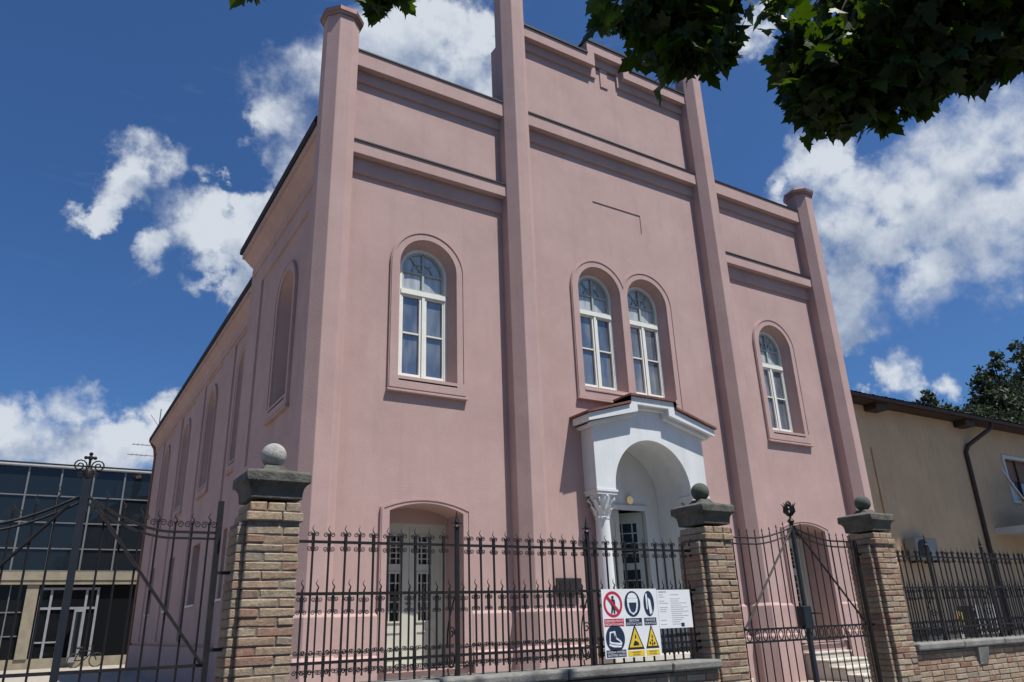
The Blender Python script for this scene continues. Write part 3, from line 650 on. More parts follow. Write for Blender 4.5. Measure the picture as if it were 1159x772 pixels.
pillar(1.537, 'brick pillar topped by a pale grey stone ball, between the driveway gate and the fence', 0, 'ball', 3)
pillar(6.357, 'brick pillar with dark stone ball standing right beside the white notice board', -.02, 'balldark', 11)
pillar(9.36, 'brick pillar with dark stone ball, in front of the corner pier and next to the ochre house', 0, 'balldark', 23)

def curl(mb, cx, cz, r, side, up, y=0, t=.0042):
    """one C-scroll beside a bar: starts at the bar, curls outward"""
    a0 = PI if side > 0 else 0
    mb.tube(spiral(cx+side*r*1.02, cz, r, 1.45, a0, -side*up, 13, y, .25), t, 4)
def wavy_tip(mb, z0, z1, y=0, w=.0075):
    n = 8; pts = [(.010*math.sin(2*PI*1.15*i/n)*(1 if i < n else 0), y, z0+(z1-z0)*i/n) for i in range(n+1)]
    mb.tube(pts, [w*(1-.8*i/n) for i in range(n+1)], 5)
ZR, ZM, ZL = 2.287, 1.883, 1.371
def long_bar():
    mb = MB(); b = .0072; mb.box(-b, b, -b, b, 1.17, 2.345); mb.box(-.011, .011, -.011, .011, ZR-.075, ZR+.07)
    wavy_tip(mb, 2.34, 2.425)
    for zz, u in ((ZR+.060, 1), (ZR-.052, -1), (ZL+.075, -1), (ZL-.068, 1)):
        for s in (-1, 1): curl(mb, s*.006, zz, .0215, s, u)
    mb.box(-.011, .011, -.011, .011, ZL-.10, ZL+.055)
    return mb
def short_bar():
    mb = MB(); b = .0065; mb.box(-b, b, -b, b, ZL-.105, ZM+.03); mb.box(-.0105, .0105, -.0105, .0105, ZM-.145, ZM-.02)
    wavy_tip(mb, ZM+.03, ZM+.112)
    for zz, u in ((ZM-.042, -1), (ZM-.142, 1), (ZL+.075, -1), (ZL-.068, 1)):
        for s in (-1, 1): curl(mb, s*.006, zz, .0195, s, u)
    return mb
def fence(x0, x1, posts, label, first):
    f = thing('iron_fence', label, 'fence', loc=(x0, YF, 0)); W_ = x1-x0
    global LB, SB
    sp = .1311; n = int(W_/sp); st = (W_-sp*(n-1))/2; st = first-x0 if first else st; px = [p-x0 for p in posts]
    k = 0
    while st+k*sp < W_-.02:
        x = st+k*sp; k += 1
        if min([abs(x-q) for q in px]+[9]) > .03:
            if LB is None: LB = long_bar().build('picket', M['iron'], f, smooth=30); LB.location = (x,0,0)
            else: copy_part(LB, f, (x,0,0))
        xs = x-sp/2
        if xs > .02 and min([abs(xs-q) for q in px]+[9]) > .03:
            if SB is None: SB = short_bar().build('short_picket', M['iron'], f, smooth=30); SB.location = (xs,0,0)
            else: copy_part(SB, f, (xs,0,0))
    for z, h in ((ZR, .011), (ZM, .012), (ZL, .011)): MB().box(-.03, W_+.03, -.0125, .0125, z-h, z+h).build('rail', M['iron'], f, smooth=0)
    for q in px:
        mb = MB(); c = .0165; mb.box(-c, c, -c, c, 1.17, 2.44); mb.lathe([(.028,0), (.03,.01), (.014,.03), (.022,.05), (.016,.075), (.001,.16)], (0,0,2.44), 8)
        mb.box(-.05, .05, -.006, .006, 2.475, 2.487)
        po_ = mb.build('post', M['iron'], f, smooth=30); po_.location = (q,0,0)
        # scrolled back stay
        mb = MB(); pts = []
        for i in range(15):
            t = i/14; pts.append((-.01, .02+.155*math.sin(PI*.5*min(1, t*1.15)), 1.86-.42*t))
        mb.tube(pts, .007, 5)
        sw = lambda P: [(-.01, yy, zz) for yy, _, zz in P]
        mb.tube(sw(spiral(.09, 1.55, .055, 1.4, PI*1.1, -1, 16)), .006, 5); mb.tube(sw(spiral(.10, 1.34, .085, 1.5, PI*.1, -1, 18)), .007, 5); mb.tube(sw(spiral(.09, 1.25, .075, .55, PI*.05, -1, 10, rmin=.9)), .007, 5)
        mb.build('back_stay', M['iron'], po_, smooth=30)
    return f
LB = SB = None
fence(1.75, 6.14, (3.227, 4.70), 'black wrought iron fence between two brick pillars in front of the pink hall', 1.909)
fence(9.57, 14.6, (10.62, 12.05, 13.5), 'black wrought iron fence on the low brick wall before the ochre house', 9.66)

def low_wall(x0, x1, label, seed, joint=None):
    w = thing('low_wall', label, 'wall', loc=(0, YF, 0)); mb = MB()
    wall_bricks(mb, x0, x1, -.185, -.05, .02, 1.10, seed=seed); o = mb.build('brickwork', M['brick'], w, smooth=0)
    MB().box(x0, x1, -.176, .17, .0, 1.105).build('mortar_core', M['mortar'], o, smooth=0)
    rnd = random.Random(seed); x = x0; mb = MB()
    while x < x1-.05:
        b = min(x1, x+rnd.uniform(.95, 1.35)); 
        if x1-b < .4: b = x1
        dz = rnd.uniform(-.006, .006); mb.box(x+.004, b-.004, -.245, .24, 1.112+dz, 1.203+dz, jit=.003, ch=.014); x = b
    mb.build('coping', M['coping'], w, smooth=0)
    if joint:
        mb = MB(); mb.add([(joint-.13,-.236,1.108), (joint+.13,-.236,1.108), (joint+.10,-.20,.90), (joint-.10,-.20,.90), (joint-.13,-.1,1.108), (joint+.13,-.1,1.108), (joint+.10,-.1,.90), (joint-.10,-.1,.90)], [(0,1,2,3), (4,7,6,5), (0,4,5,1), (3,2,6,7), (0,3,7,4), (1,5,6,2)])
        mb.build('corbel_stone', M['coping'], w, smooth=0)
low_wall(1.752, 6.142, 'low brick wall with weathered grey coping under the iron fence and notice boards', 5)
low_wall(9.575, 14.6, 'low brick wall with grey coping and a corbel stone, before the ochre house', 8, 11.05)

# gates
def spear(mb, x, z, y=0, h=.085): mb.tube([(x, y, z), (x, y, z+h*.3), (x, y, z+h*.55), (x, y, z+h)], [.006, .005, .0095, .001], 5)
def gate(kind, xh0, xc, xh1):
    """two-leaved gate; kind 0: footgate with rings, kind 1: driveway gate with scrolls"""
    if kind == 0: g = thing('pedestrian_gate', 'narrow two-leaved black iron gate with crossed braces and a lock box, between brick pillars', 'gate', loc=(0, YF, 0))
    else: g = thing('driveway_gate', 'wide black iron driveway gate with scrolled finial, before the long shaded side wall', 'gate', loc=(0, YF, 0))
    zc, ze, dz = (2.60, 2.455, .07) if kind == 0 else (2.56, 2.335, .045)
    zm1, zm0 = (1.457, 1.327) if kind == 0 else (1.40, 1.27)
    for s, xh in ((-1, xh0), (1, xh1)):
        hw = abs(xh-xc); top = lambda t: ze+(zc-ze)*(max(0, 1-t/.62)**1.7)     # t 0 at centre, 1 at hinge
        X_ = lambda t: xc+s*(.03+(hw-.03)*t)
        mb = MB()
        for off, r in ((0, .011), (-dz, .010)): mb.tube([(X_(i/20), 0, top(i/20)+off) for i in range(21)], r, 5)
        mb.box(*sorted((xh-s*.02, xh+s*.02)), -.02, .02, .14, ze+(.02 if kind == 0 else .24))
        for z in (zm1, zm0, .22): mb.box(*sorted((xc+s*.02, xh)), -.011, .011, z-.011, z+.011)
        a = .02 if kind == 0 else .06
        mb.tube([(X_(a), -.016, top(a)-.03), (X_(.93 if kind == 0 else .97), -.016, zm1+.01)], .0125, 5)
        n = 8 if kind == 0 else int(hw/.131)
        for i in range(1, n+1):
            x = X_(i/(n+.6)); xm = X_((i-.5)/(n+.6))
            if kind == 0:
                mb.tube([(xm+.036*math.cos(2*PI*k/14), 0, (zm1+zm0)/2+.052*math.sin(2*PI*k/14)) for k in range(15)], .006, 4, False)
            else:
                mb.tube([(xm+.06*math.cos(PI*k/10), 0, zm0-.105+.09*math.sin(PI*k/10)) for k in range(11)], .006, 4)
                zt_ = top(i/(n+.6))
                if i/(n+.6) > .35:
                    for q in (-1, 1): curl(mb, x+q*.006, zt_+.055, .027, q, 1, t=.005)
        lf = mb.build('gate_leaf', M['iron'], g, smooth=30)
        for i in range(1, n+1):
            t = i/(n+.6); x = X_(t); b = MB(); zt_ = top(t); hi = zt_+(.035 if kind == 0 else .07)
            b.tube([(0,0,.2), (0,0,hi)], .0078, 5)
            if kind == 0: spear(b, 0, hi, 0, .07)
            else: wavy_tip(b, hi, hi+.075)
            b.build('bar', M['iron'], lf, smooth=30).location = (x,0,0)
        hb = MB()
        for z in ((.5, 1.5, 2.04) if kind else (.5, 1.45, 2.3)): hb.box(*sorted((xh, xh+s*.14)), -.012, .012, z-.012, z+.012)
        hb.build('hinge', M['iron'], lf, smooth=0)
    mb = MB(); w = .019 if kind == 0 else .024; mb.box(xc-w, xc+w, -w, w, .12, zc+.02 if kind == 0 else zc+.13)
    mb.box(xc-w*1.25, xc+w*1.25, -w*1.25, w*1.25, .12, zm1-.05 if kind == 0 else .9)
    mb.build('center_post', M['ironblue'], g, smooth=0)
    f = MB(); zb = zc+(.02 if kind == 0 else .13)
    if kind == 0:
        f.lathe([(.02,0), (.03,.03), (.045,.055), (.03,.075), (.014,.09), (.014,.12), (.035,.14)], (xc,0,zb), 10)
        for k in range(6):
            a = 2*PI*k/6; u = Vector((math.cos(a), math.sin(a), 0)); b = Vector((xc, 0, zb+.12))
            f.tube([b+u*.015, b+u*.06+Vector((0,0,.05)), b+u*.055+Vector((0,0,.11)), b+u*.085+Vector((0,0,.15))], [.014,.016,.013,.003], 5)
        f.tube([(xc+.035*math.cos(2*PI*k/12), 0, zb+.245+.05*math.sin(2*PI*k/12)) for k in range(13)], .012, 5); f.ball((xc, 0, zb+.25), .02, 8)
        for s in (-1, 1):
            for k in range(3): f.tube([(xc+s*.02, -.018, zb-.0), (xc+s*(.05+.03*k), -.018, zb-.09-.02*k), (xc+s*(.04+.05*k), -.018, zb-.16-.01*k)], [.012,.011,.004], 5)
    else:
        f.lathe([(.024,0), (.03,.015), (.03,.065), (.02,.08), (.009,.09), (.009,.145), (.018,.155), (.016,.17), (.006,.18)], (xc,0,zb-.01), 10)
        for s in (-1, 1):
            f.tube(spiral(xc+s*.060, zb+.092, .047, 1.6, PI*(1.15 if s > 0 else -.15), -s, 20), .0055, 5)
            f.tube(spiral(xc+s*.048, zb+.034, .022, 1.3, PI*(.9 if s > 0 else .1), s, 14), .005, 5)
        f.box(xc-.032, xc+.032, -.008, .008, zb+.143, zb+.160)
        for s in (-1, 1): f.ball((xc+s*.03, 0, zb+.1515), .013, 8)
        f.ball((xc, 0, zb+.18), .014, 8)
    f.build('finial', M['iron'], g, smooth=35)
    if kind == 0:
        b = MB(); b.box(xc-.095, xc+.055, -.05, .05, zm1-.02, zm1+.235, ch=.008); b.build('lock_box', M['ironblue'], g, smooth=0)
        b = MB(); b.tube([(xc+.06, -.04, zm1+.15), (xc+.06, -.09, zm1+.15), (xc+.19, -.09, zm1+.15)], .009, 6); b.build('handle', M['iron'], g)
    return g
gate(0, 6.70, 7.845, 9.02)
gate(1, -.76, .225, 1.165)

# ------------------------------------------------------------------ notice boards
def text(mb, s, x, z, h, y, wmax=None, align='LEFT'):
    cu = bpy.data.curves.new('t', 'FONT'); cu.body = s; cu.size = h*1.4; cu.align_x = align; cu.fill_mode = 'FRONT'; cu.resolution_u = 2
    o = bpy.data.objects.new('t', cu); me = bpy.data.meshes.new_from_object(o)
    V = [tuple(v.co) for v in me.vertices]; F = [tuple(f.vertices) for f in me.polygons]
    bpy.data.objects.remove(o); bpy.data.curves.remove(cu); bpy.data.meshes.remove(me)
    if not V: return
    wd = max(v[0] for v in V)-min(v[0] for v in V); k = min(1, wmax/wd) if wmax else 1
    mb.add([(x+v[0]*k, y, z+v[1]) for v in V], F)
def circ(cx, cz, rx, rz=None, n=36): rz = rz or rx; return [(cx+rx*math.cos(2*PI*i/n), cz+rz*math.sin(2*PI*i/n)) for i in range(n)]
BX, BZ0, BZ1, BY = 4.795, 1.262, 1.897, YF-.045
sg = tag(MB().box(BX, BX+.715, BY, BY+.006, BZ0, BZ1).build('safety_board', M['board'], smooth=0), 'white building site safety board with six pictograms tied to the iron fence', 'sign')
c1, c2, c3 = BX+.135, BX+.385, BX+.60; r1, r2 = 1.755, 1.435; y1 = BY
T = .0015
def fill(mb, polys, k): mb.plate(polys, BY-T*(k+1)-.0004*k, BY-T*k-.0004*k)
def pict(name, m, par, k, *shapes):
    mb = MB()
    for polys in shapes: fill(mb, polys, k)
    return mb.build(name, m, par, smooth=0)
def caption(cx, hw, z0, z1, m, ink, lines):
    c = pict('caption', m, sg, 0, [rect(cx-hw, cx+hw, z0, z1)]); mb = MB(); h = (z1-z0)*.30
    for i, t in enumerate(lines): text(mb, t, cx, z1-(z1-z0)*(.44+.44*i), h, BY-T-.0008, hw*1.86, 'CENTER')
    mb.build('lettering', ink, c, smooth=0)
P = pict('pictogram', M['red'], sg, 0, [circ(c1, r1, .118, .122), circ(c1, r1, .092, .096)])
pict('figure', M['ink'], P, 1, [circ(c1, r1+.065, .015, None, 14)], [[(c1-.022, r1+.045), (c1+.024, r1+.045), (c1+.03, r1-.005), (c1+.018, r1-.02), (c1+.022, r1-.085), (c1+.004, r1-.085), (c1, r1-.03), (c1-.012, r1-.085), (c1-.03, r1-.085), (c1-.018, r1-.01), (c1-.03, r1+.0)]])
q = .066; pict('slash', M['red'], P, 2, [[(c1-q-.010, r1+q-.006), (c1-q+.010, r1+q+.010), (c1+q+.010, r1-q+.006), (c1+q-.010, r1-q-.010)]])
P = pict('pictogram', M['navy'], sg, 0, [circ(c2, r1, .103, .122)])
pict('helmet_symbol', M['board'], P, 1, [circ(c2, r1+.052, .062, .052)[0:19]], [[(c2-.07, r1+.05), (c2+.07, r1+.05), (c2+.068, r1-.02), (c2+.048, r1-.075), (c2, r1-.105), (c2-.048, r1-.075), (c2-.068, r1-.02)], [(c2-.05, r1+.012), (c2+.05, r1+.012), (c2+.046, r1-.03), (c2+.03, r1-.072), (c2, r1-.088), (c2-.03, r1-.072), (c2-.046, r1-.03)]])
P = pict('pictogram', M['navy'], sg, 0, [circ(c3, r1, .070, .122)])
pict('glove_symbol', M['board'], P, 1, [[(c3-.012, r1+.06), (c3+.02, r1+.035), (c3+.036, r1-.09), (c3+.004, r1-.105), (c3-.008, r1-.02)]], [[(c3-.04, r1+.09), (c3-.02, r1+.098), (c3-.018, r1+.06), (c3-.024, r1-.06), (c3-.036, r1-.05)]])
P = pict('pictogram', M['navy'], sg, 0, [circ(c1, r2+.005, .118, .125)]); b = r2+.005
pict('boot_symbol', M['board'], P, 1, [[(c1-.068, b+.06), (c1+.0, b+.068), (c1+.012, b+.01), (c1+.06, b-.02), (c1+.078, b-.04), (c1+.072, b-.062), (c1-.02, b-.052), (c1-.078, b-.04)], [(c1-.056, b+.048), (c1-.012, b+.055), (c1-.002, b+.0), (c1+.05, b-.028), (c1+.062, b-.042), (c1-.02, b-.036), (c1-.064, b-.026)]],
     [[(c1-.082, b-.046), (c1-.02, b-.060), (c1+.074, b-.068), (c1+.06, b-.082), (c1-.03, b-.078), (c1-.08, b-.062)]], [[(c1-.02, b+.05), (c1-.008, b+.05), (c1+.012, b+.0), (c1+.0, b-.004)]])
def tri(cx, cz, hw, hh): return [(cx-hw, cz-hh), (cx+hw, cz-hh), (cx, cz+hh)]
b = r2-.05
P = pict('pictogram', M['ink'], sg, 0, [tri(c2, r2+.012, .108, .115)]); F_ = pict('triangle_face', M['yellow'], P, 1, [tri(c2, r2+.005, .083, .088)])
pict('hazard_symbol', M['ink'], P, 2, [[(c2-.03, b), (c2-.012, b+.028), (c2+.01, b+.022), (c2+.035, b+.006), (c2+.04, b-.015), (c2-.034, b-.018)]], [[(c2-.008, b+.05), (c2+.01, b+.05), (c2+.004, b+.085), (c2-.004, b+.085)]])
P = pict('pictogram', M['ink'], sg, 0, [tri(c3, r2+.012, .086, .112)]); F_ = pict('triangle_face', M['yellow'], P, 1, [tri(c3, r2+.005, .063, .085)])
pict('hazard_symbol', M['ink'], P, 2, *[[circ(c3+dx, b+dz, .010, .013, 10)] for dx, dz in ((-.028, .0), (-.002, .022), (.0, -.012), (.026, -.004))], [[(c3-.006, b+.045), (c3+.01, b+.045), (c3+.006, b+.075), (c3-.004, b+.075)]])
caption(c1, .122, r1-.205, r1-.135, M['red'], M['board'], ('ZABRANJEN PRISTUP', 'NEZAPOSLENIMA'))
caption(c2, .105, r1-.205, r1-.135, M['navy'], M['board'], ('OBVEZNA', 'ZAŠTITA GLAVE')); caption(c3, .08, r1-.205, r1-.135, M['navy'], M['board'], ('OBVEZNE', 'RUKAVICE'))
caption(c1, .122, r2-.163, r2-.128+.03, M['navy'], M['board'], ('OBVEZNA UPOTREBA', 'ZAŠTITNE OBUĆE'))
caption(c2, .105, r2-.163, r2-.114, M['yellow'], M['ink'], ('OPASNOST', 'OD PADA')); caption(c3, .084, r2-.163, r2-.114, M['yellow'], M['ink'], ('OPASNOST', 'OD PADA'))
db = tag(MB().box(BX+.722, BX+1.185, BY+.004, BY+.010, 1.512, 1.886).build('notice_board', M['board'], smooth=0), 'white sheet of small printed project details beside the pictogram board', 'notice')
mb = MB(); text(mb, 'GRADILIŠTE', BX+.745, 1.858, .014, BY+.003, .13); mb.build('heading', M['ink'], db, smooth=0)
mb = MB(); rnd = random.Random(4)
for k in range(15):
    z = 1.835-k*.0205
    if rnd.random() < .75: mb.box(BX+.745, BX+.745+rnd.uniform(.05,.13), BY+.0028, BY+.0035, z, z+.004)
    if rnd.random() < .9: mb.box(BX+.90, BX+.90+rnd.uniform(.10,.25), BY+.0028, BY+.0035, z, z+.004)
mb.build('printed_lines', M['grey'], db, smooth=0)
mb = MB(); mb.box(BX+1.02, BX+1.065, BY+.002, BY+.0035, 1.525, 1.56); mb.build('blue_emblem', M['navy'], db, smooth=0)

# ------------------------------------------------------------------ glass building behind
GY = 38.0; gb = thing('glass_building', 'modern dark glass-fronted building with beige band behind the long side wall', 'building')
k_ = 50/42
MB().box(-14, 9, GY+.05, GY+10, .3, 11.0).build('building_body', M['void'], gb, smooth=0)
mx = [(-.92+1.366*i)*k_ for i in range(-8, 7)]
mb = MB(); zs_ = (5.24, 6.41, 7.82, 9.29, 10.85); rg = random.Random(12)
for xa, xb in zip([-14]+mx, mx+[9]):
    if xb <= xa: continue
    for za, zb_ in zip(zs_, zs_[1:]):
        q = [rg.uniform(-.006,.006) for _ in range(4)]; mb.add([(xa, GY-.012+q[0], za), (xb, GY-.012+q[1], za), (xb, GY-.012+q[2], zb_), (xa, GY-.012+q[3], zb_), (xa, GY+.02, za), (xb, GY+.02, za), (xb, GY+.02, zb_), (xa, GY+.02, zb_)], [(0,1,2,3), (4,7,6,5), (0,4,5,1), (3,2,6,7)])
mb.build('curtain_glass', M['bigglass'], gb, smooth=0)
mb = MB()
for x in mx: mb.box(x-.045, x+.045, GY-.09, GY-.014, 5.2, 10.86)
for z in (9.29, 7.82, 6.41, 5.22): mb.box(-14, 9, GY-.08, GY-.016, z-.035, z+.035)
mb.build('mullion_grid', M['mullion'], gb, smooth=0)
mb = MB(); mb.box(-14.1, 9.1, GY-.2, GY+.2, 10.88, 11.02); mb.box(-14.1, 9.1, GY-.24, GY-.2, 10.92, 11.0); mb.build('roof_edge', M['whiteframe'], gb, smooth=0)
MB().box(-14.1, 9.1, GY-.24, GY+.2, 11.022, 11.10).build('roof_flashing', M['dark'], gb, smooth=0)
mb = MB(); mb.box(-14, 9, GY-.35, GY+.04, 4.72, 5.16); mb.box(-14, 9, GY-.30, GY+.04, 4.5, 4.71); mb.box(-14, 9, GY-.12, GY+.04, .25, .75)
for x in (-3.3, .12, 6.2): mb.box(x-.28, x+.28, GY-.2, GY+.1, .75, 4.5)
mb.build('beige_band', M['band'], gb, smooth=0)
mb = MB(); mb.box(-14, 9, GY+.03, GY+.044, .75, 4.5); mb.build('ground_floor_glass', M['pandark'], gb, smooth=0)
mb = MB()
for x in (-5,-4.1,-2.4,-1.7,-.9): mb.box(x-.03, x+.03, GY-.04, GY+.028, .75, 4.5)
for z in (1.9, 3.1): mb.box(-14, -.2, GY-.035, GY+.028, z-.03, z+.03)
mb.build('window_bar', M['mullion'], gb, smooth=0)
d = MB()
for x in (.55, 1.05, 1.9, 2.75, 3.3): d.box(x-.06, x+.06, GY-.06, GY+.028, .5, 4.3)
d.box(.5, 3.36, GY-.055, GY+.027, 4.22, 4.34); d.box(.5, 3.36, GY-.055, GY+.027, 3.2, 3.32); d.box(.62, 2.0, GY-.05, GY+.02, 1.5, 1.58)
d.build('entrance_frame', M['doorframe'], gb, smooth=0)
d = MB(); X = Matrix.Translation((2.7, GY-.06, 0)) @ Matrix.Rotation(R(58), 4, 'Z')
d.plate([rect(-.85, 0, .5, 3.2), rect(-.74, -.11, .75, 3.05)], -.03, .03); d.v = [tuple(X @ Vector(p)) for p in d.v]; e = d.build('open_door', M['doorframe'], gb, smooth=0)
d = MB(); d.box(-.75, -.10, -.006, .006, .74, 3.06); d.v = [tuple(X @ Vector(p)) for p in d.v]; d.build('door_glass', M['bigglass'], e, smooth=0)

# bicycle
bk = thing('bicycle', 'black bicycle parked on the paving in front of the glass entrance', 'bicycle', loc=(2.55, 36.3, .25)); bk.rotation_euler = (R(4), 0, R(12))
for x in (0, 1.05):
    w = MB(); w.tube([(.34*math.cos(2*PI*i/28), 0, .35+.34*math.sin(2*PI*i/28)) for i in range(29)], .030, 6, False); wo = w.build('wheel', M['black'], bk); wo.location = (x,0,0)
    w = MB()
    for i in range(14): a = PI*2*i/14; w.tube([(0,0,.35), (.33*math.cos(a), 0, .35+.33*math.sin(a))], .003, 3)
    w.lathe([(.03,-.05), (.03,.05)], (0,0,0), 8); 
    w.build('spoke', M['mullion'], wo)
w = MB()
for a, b in (((0,0,.35),(.2,0,.92)), ((.17,0,.82),(.78,0,.80)), ((.2,0,.90),(.2,0,.95)), ((.45,0,.36),(.17,0,.84)), ((.45,0,.36),(.80,0,.74)), ((0,0,.35),(.45,0,.36)), ((1.05,0,.35),(.78,0,.84)), ((.78,0,.8),(.74,0,1.0))): w.tube([a, b], .030, 6)
w.build('frame', M['iron'], bk)
w = MB(); w.tube([(.62,-.28,1.02), (.74,-.2,1.03), (.78,0,1.0), (.74,.2,1.03), (.62,.28,1.02)], .014, 6); w.build('handlebar', M['iron'], bk)
w = MB(); w.tube([(.02,0,.97), (.12,0,.98), (.30,0,.96)], [.07,.075,.03], 8); w.build('saddle', M['black'], bk)

# tv antenna on the far end of the hall
an = thing('tv_antenna', 'thin metal aerial poking out past the far eave of the pink hall', 'antenna', loc=(4.1, 27.2, 9.2))
w = MB(); w.tube([(0,0,0), (0,0,2.9)], .025, 6); w.build('mast', M['mullion'], an)
w = MB()
for z, x0, x1 in ((1.05,-1.05,.2), (.55,-1.2,.2)): w.tube([(x0,0,z), (x1,0,z)], .018, 5)
w.tube([(-.42,0,2.55),(.0,0,2.0)], .014, 4); w.build('boom', M['mullion'], an)
w = MB()
for z in (1.05, .55):
    for x in (-1.0,-.8,-.6,-.4): w.tube([(x,-.3,z), (x,.3,z)], .008, 4)
w.build('element', M['mullion'], an)

# ------------------------------------------------------------------ ochre house
HY = 2.0; hs = thing('house', 'two-storey ochre house in shade with dark overhanging eaves and a balcony', 'house')
mb = MB(); mb.plate([rect(20.6, 45, .2, 7.97), rect(30.25, 32.6, 5.2, 6.86)], HY, HY+.4); mb.box(20.6, 21, HY+.41, HY+9, .2, 7.85); mb.box(44.6, 45, HY+.41, HY+9, .2, 7.85); mb.box(21, 44.6, HY+8.6, HY+9, .2, 7.85)
mb.build('house_wall', M['house'], hs, smooth=0)
r = MB(); r.add([(20.3,1.5,8.04), (45.4,1.5,8.04), (45.4,6.4,9.6), (20.3,6.4,9.6), (20.3,12,7.86), (45.4,12,7.86), (20.3,1.5,7.90), (45.4,1.5,7.90), (20.3,12,7.7), (45.4,12,7.7)], [(0,1,2,3), (3,2,5,4), (6,8,9,7), (0,6,7,1), (4,5,9,8), (0,3,4,8,6), (1,7,9,5,2)])
rf = r.build('roof', M['eave'], hs, smooth=0)
r = MB(); rnd = random.Random(3); x = 20.3
while x < 45.2:
    n = 8; zz = rnd.uniform(-.01,.01); V = []
    for q in range(9):
        y = 1.43+q*.62; z = 8.07+(y-1.5)*.322+zz
        for j in range(6): a = PI*j/5; V.append((x+.11-.11*math.cos(a), y, z+.06*math.sin(a)-.02))
    F = [(q*6+j, q*6+j+1, q*6+j+7, q*6+j+6) for q in range(8) for j in range(5)]; r.add(V, F); x += .225
r.build('roof_tile', M['tile'], rf, smooth=40)
g = MB(); g.tube([(20.3, 1.43, 7.97), (45.4, 1.43, 7.97)], .06, 8); g.build('gutter', M['eave'], hs)
for x in (22.5, 27.7, 33, 38): MB().box(x-.3, x+.3, 1.55, 1.997, 7.68, 7.893, ch=.02).build('eave_bracket', M['eave'], hs, smooth=0)
g = MB(); g.tube([(29.0, 1.45, 7.95), (28.95, 1.5, 7.72), (27.85, 1.9, 7.05), (27.68, 1.93, 6.8), (27.6, 1.93, .3)], .075, 8); g.build('downpipe', M['eave'], hs)
MB().tube([(22.14, 1.97, 6.5), (22.14, 1.97, 3.2)], .03, 6).build('conduit', M['house'], hs)
w = MB(); w.plate([rect(30.19, 32.66, 5.14, 6.92), rect(30.30, 32.55, 5.25, 6.80)], HY-.05, HY+.1); wo = w.build('window', M['housetrim'], hs, smooth=0)
MB().box(30.3, 32.55, HY+.15, HY+.2, 6.0, 6.82).build('blind', M['brownblind'], wo, smooth=0); MB().box(30.3, 32.55, HY+.2, HY+.22, 5.2, 6.0).build('pane', M['pane'], wo, smooth=0)
w = MB(); w.box(31.3, 31.36, HY+.1, HY+.19, 5.2, 6.82); w.build('mullion', M['eave'], wo, smooth=0)
w = MB(); w.box(28.4, 36, .55, 1.998, 3.96, 4.18); w.build('balcony_slab', M['housetrim'], hs, smooth=0)
w = MB(); w.plate_x([[(1.30,6.11), (.66,4.19), (.70,4.19), (1.33,6.09)]], 28.47, 28.56); bw = w.build('balcony_side', M['house'], hs, smooth=0)
w = MB(); w.plate_x([[(1.31,6.13), (.86,5.0), (.84,5.01), (1.29,6.14)]], 28.48, 28.55); w.build('coping', M['housetrim'], bw, smooth=0)
w = MB(); w.plate_x([[(.85,4.99), (.62,4.2), (.59,4.21), (.82,5.01)]], 28.46, 28.57); w.box(28.62, 36, .56, .62, 4.95, 5.05); w.box(28.62, 36, .56, .60, 4.35, 4.42); w.build('balcony_rail', M['eave'], hs, smooth=0)
MB().box(28.7, 36, .66, .74, 4.45, 4.9).build('balcony_panel', M['stair'], hs, smooth=0)
c = MB(); c.box(21.4, 22.1, 4.2, 4.9, 8.6, 9.9); co2 = c.build('chimney', M['tile'], hs, smooth=0)
c = MB(); c.box(21.3, 22.2, 4.1, 5.0, 9.9, 10.0); c.box(21.35, 22.15, 4.15, 4.95, 10.18, 10.24); [c.box(x, x+.08, y, y+.08, 9.98, 10.2) for x in (21.42, 22.0) for y in (4.25, 4.8)]; c.build('chimney_cap', M['dark'], co2, smooth=0)
ac = thing('air_conditioner', 'pale outdoor air conditioning unit on the ochre house wall', 'ac unit', loc=(23.35, HY, 3.35))
MB().box(-.58, .58, -.42, -.05, -.33, .33, ch=.02).build('casing', M['plastic'], ac, smooth=0)
w = MB(); w.lathe([(.27,0), (.27,.02), (.24,.025), (.05,.03)], (0,0,0), 24); o = w.build('fan_grille', M['black'], ac); o.rotation_euler = (R(90),0,0); o.location = (-.24,-.42,0)
for x in (-.4, .4): MB().box(x-.03, x+.03, -.4, 0, -.40, -.335).build('bracket', M['iron'], ac, smooth=0)

# things in the house's yard
ip = thing('info_post', 'white post with yellow warning panel behind the iron fence by the ochre house', 'sign', loc=(16.9, -2.5, .25))
MB().box(-.07, .07, -.02, .02, 0, 1.3).build('post', M['plastic'], ip, smooth=0); MB().box(-.11, .11, -.035, -.022, 1.0, 1.28).build('warning_panel', M['brass'], ip, smooth=0); MB().box(-.06, .06, -.0385, -.0355, 1.08, 1.2).build('symbol', M['ink'], ip, smooth=0)
bn = thing('wheeled_bin', 'dark wheeled rubbish bin in the yard before the ochre house', 'bin', loc=(15.2, -2.6, .25))
w = MB(); w.add([(-.24,-.3,.06), (.24,-.3,.06), (.24,.3,.06), (-.24,.3,.06), (-.29,-.37,.98), (.29,-.37,.98), (.29,.37,.98), (-.29,.37,.98)], [(0,1,2,3), (4,5,6,7), (0,1,5,4), (1,2,6,5), (2,3,7,6), (3,0,4,7)]); w.build('bin_body', M['bluebin'], bn, smooth=0)
w = MB(); w.box(-.31, .31, -.40, .42, .985, 1.05, ch=.02); w.build('lid', M['bluebin'], bn, smooth=0)
w = MB(); [w.tube([(x-.03,.3,.1), (x+.03,.3,.1)], .1, 12) for x in (-.24,.24)]; w.build('wheel', M['black'], bn)
cr = MB(); 
for i in range(9): cr.box(-.5+i*.12, -.45+i*.12, 0, .03, 0, .62)
for z in (.1, .3, .5): cr.box(-.52, .53, .032, .05, z, z+.05)
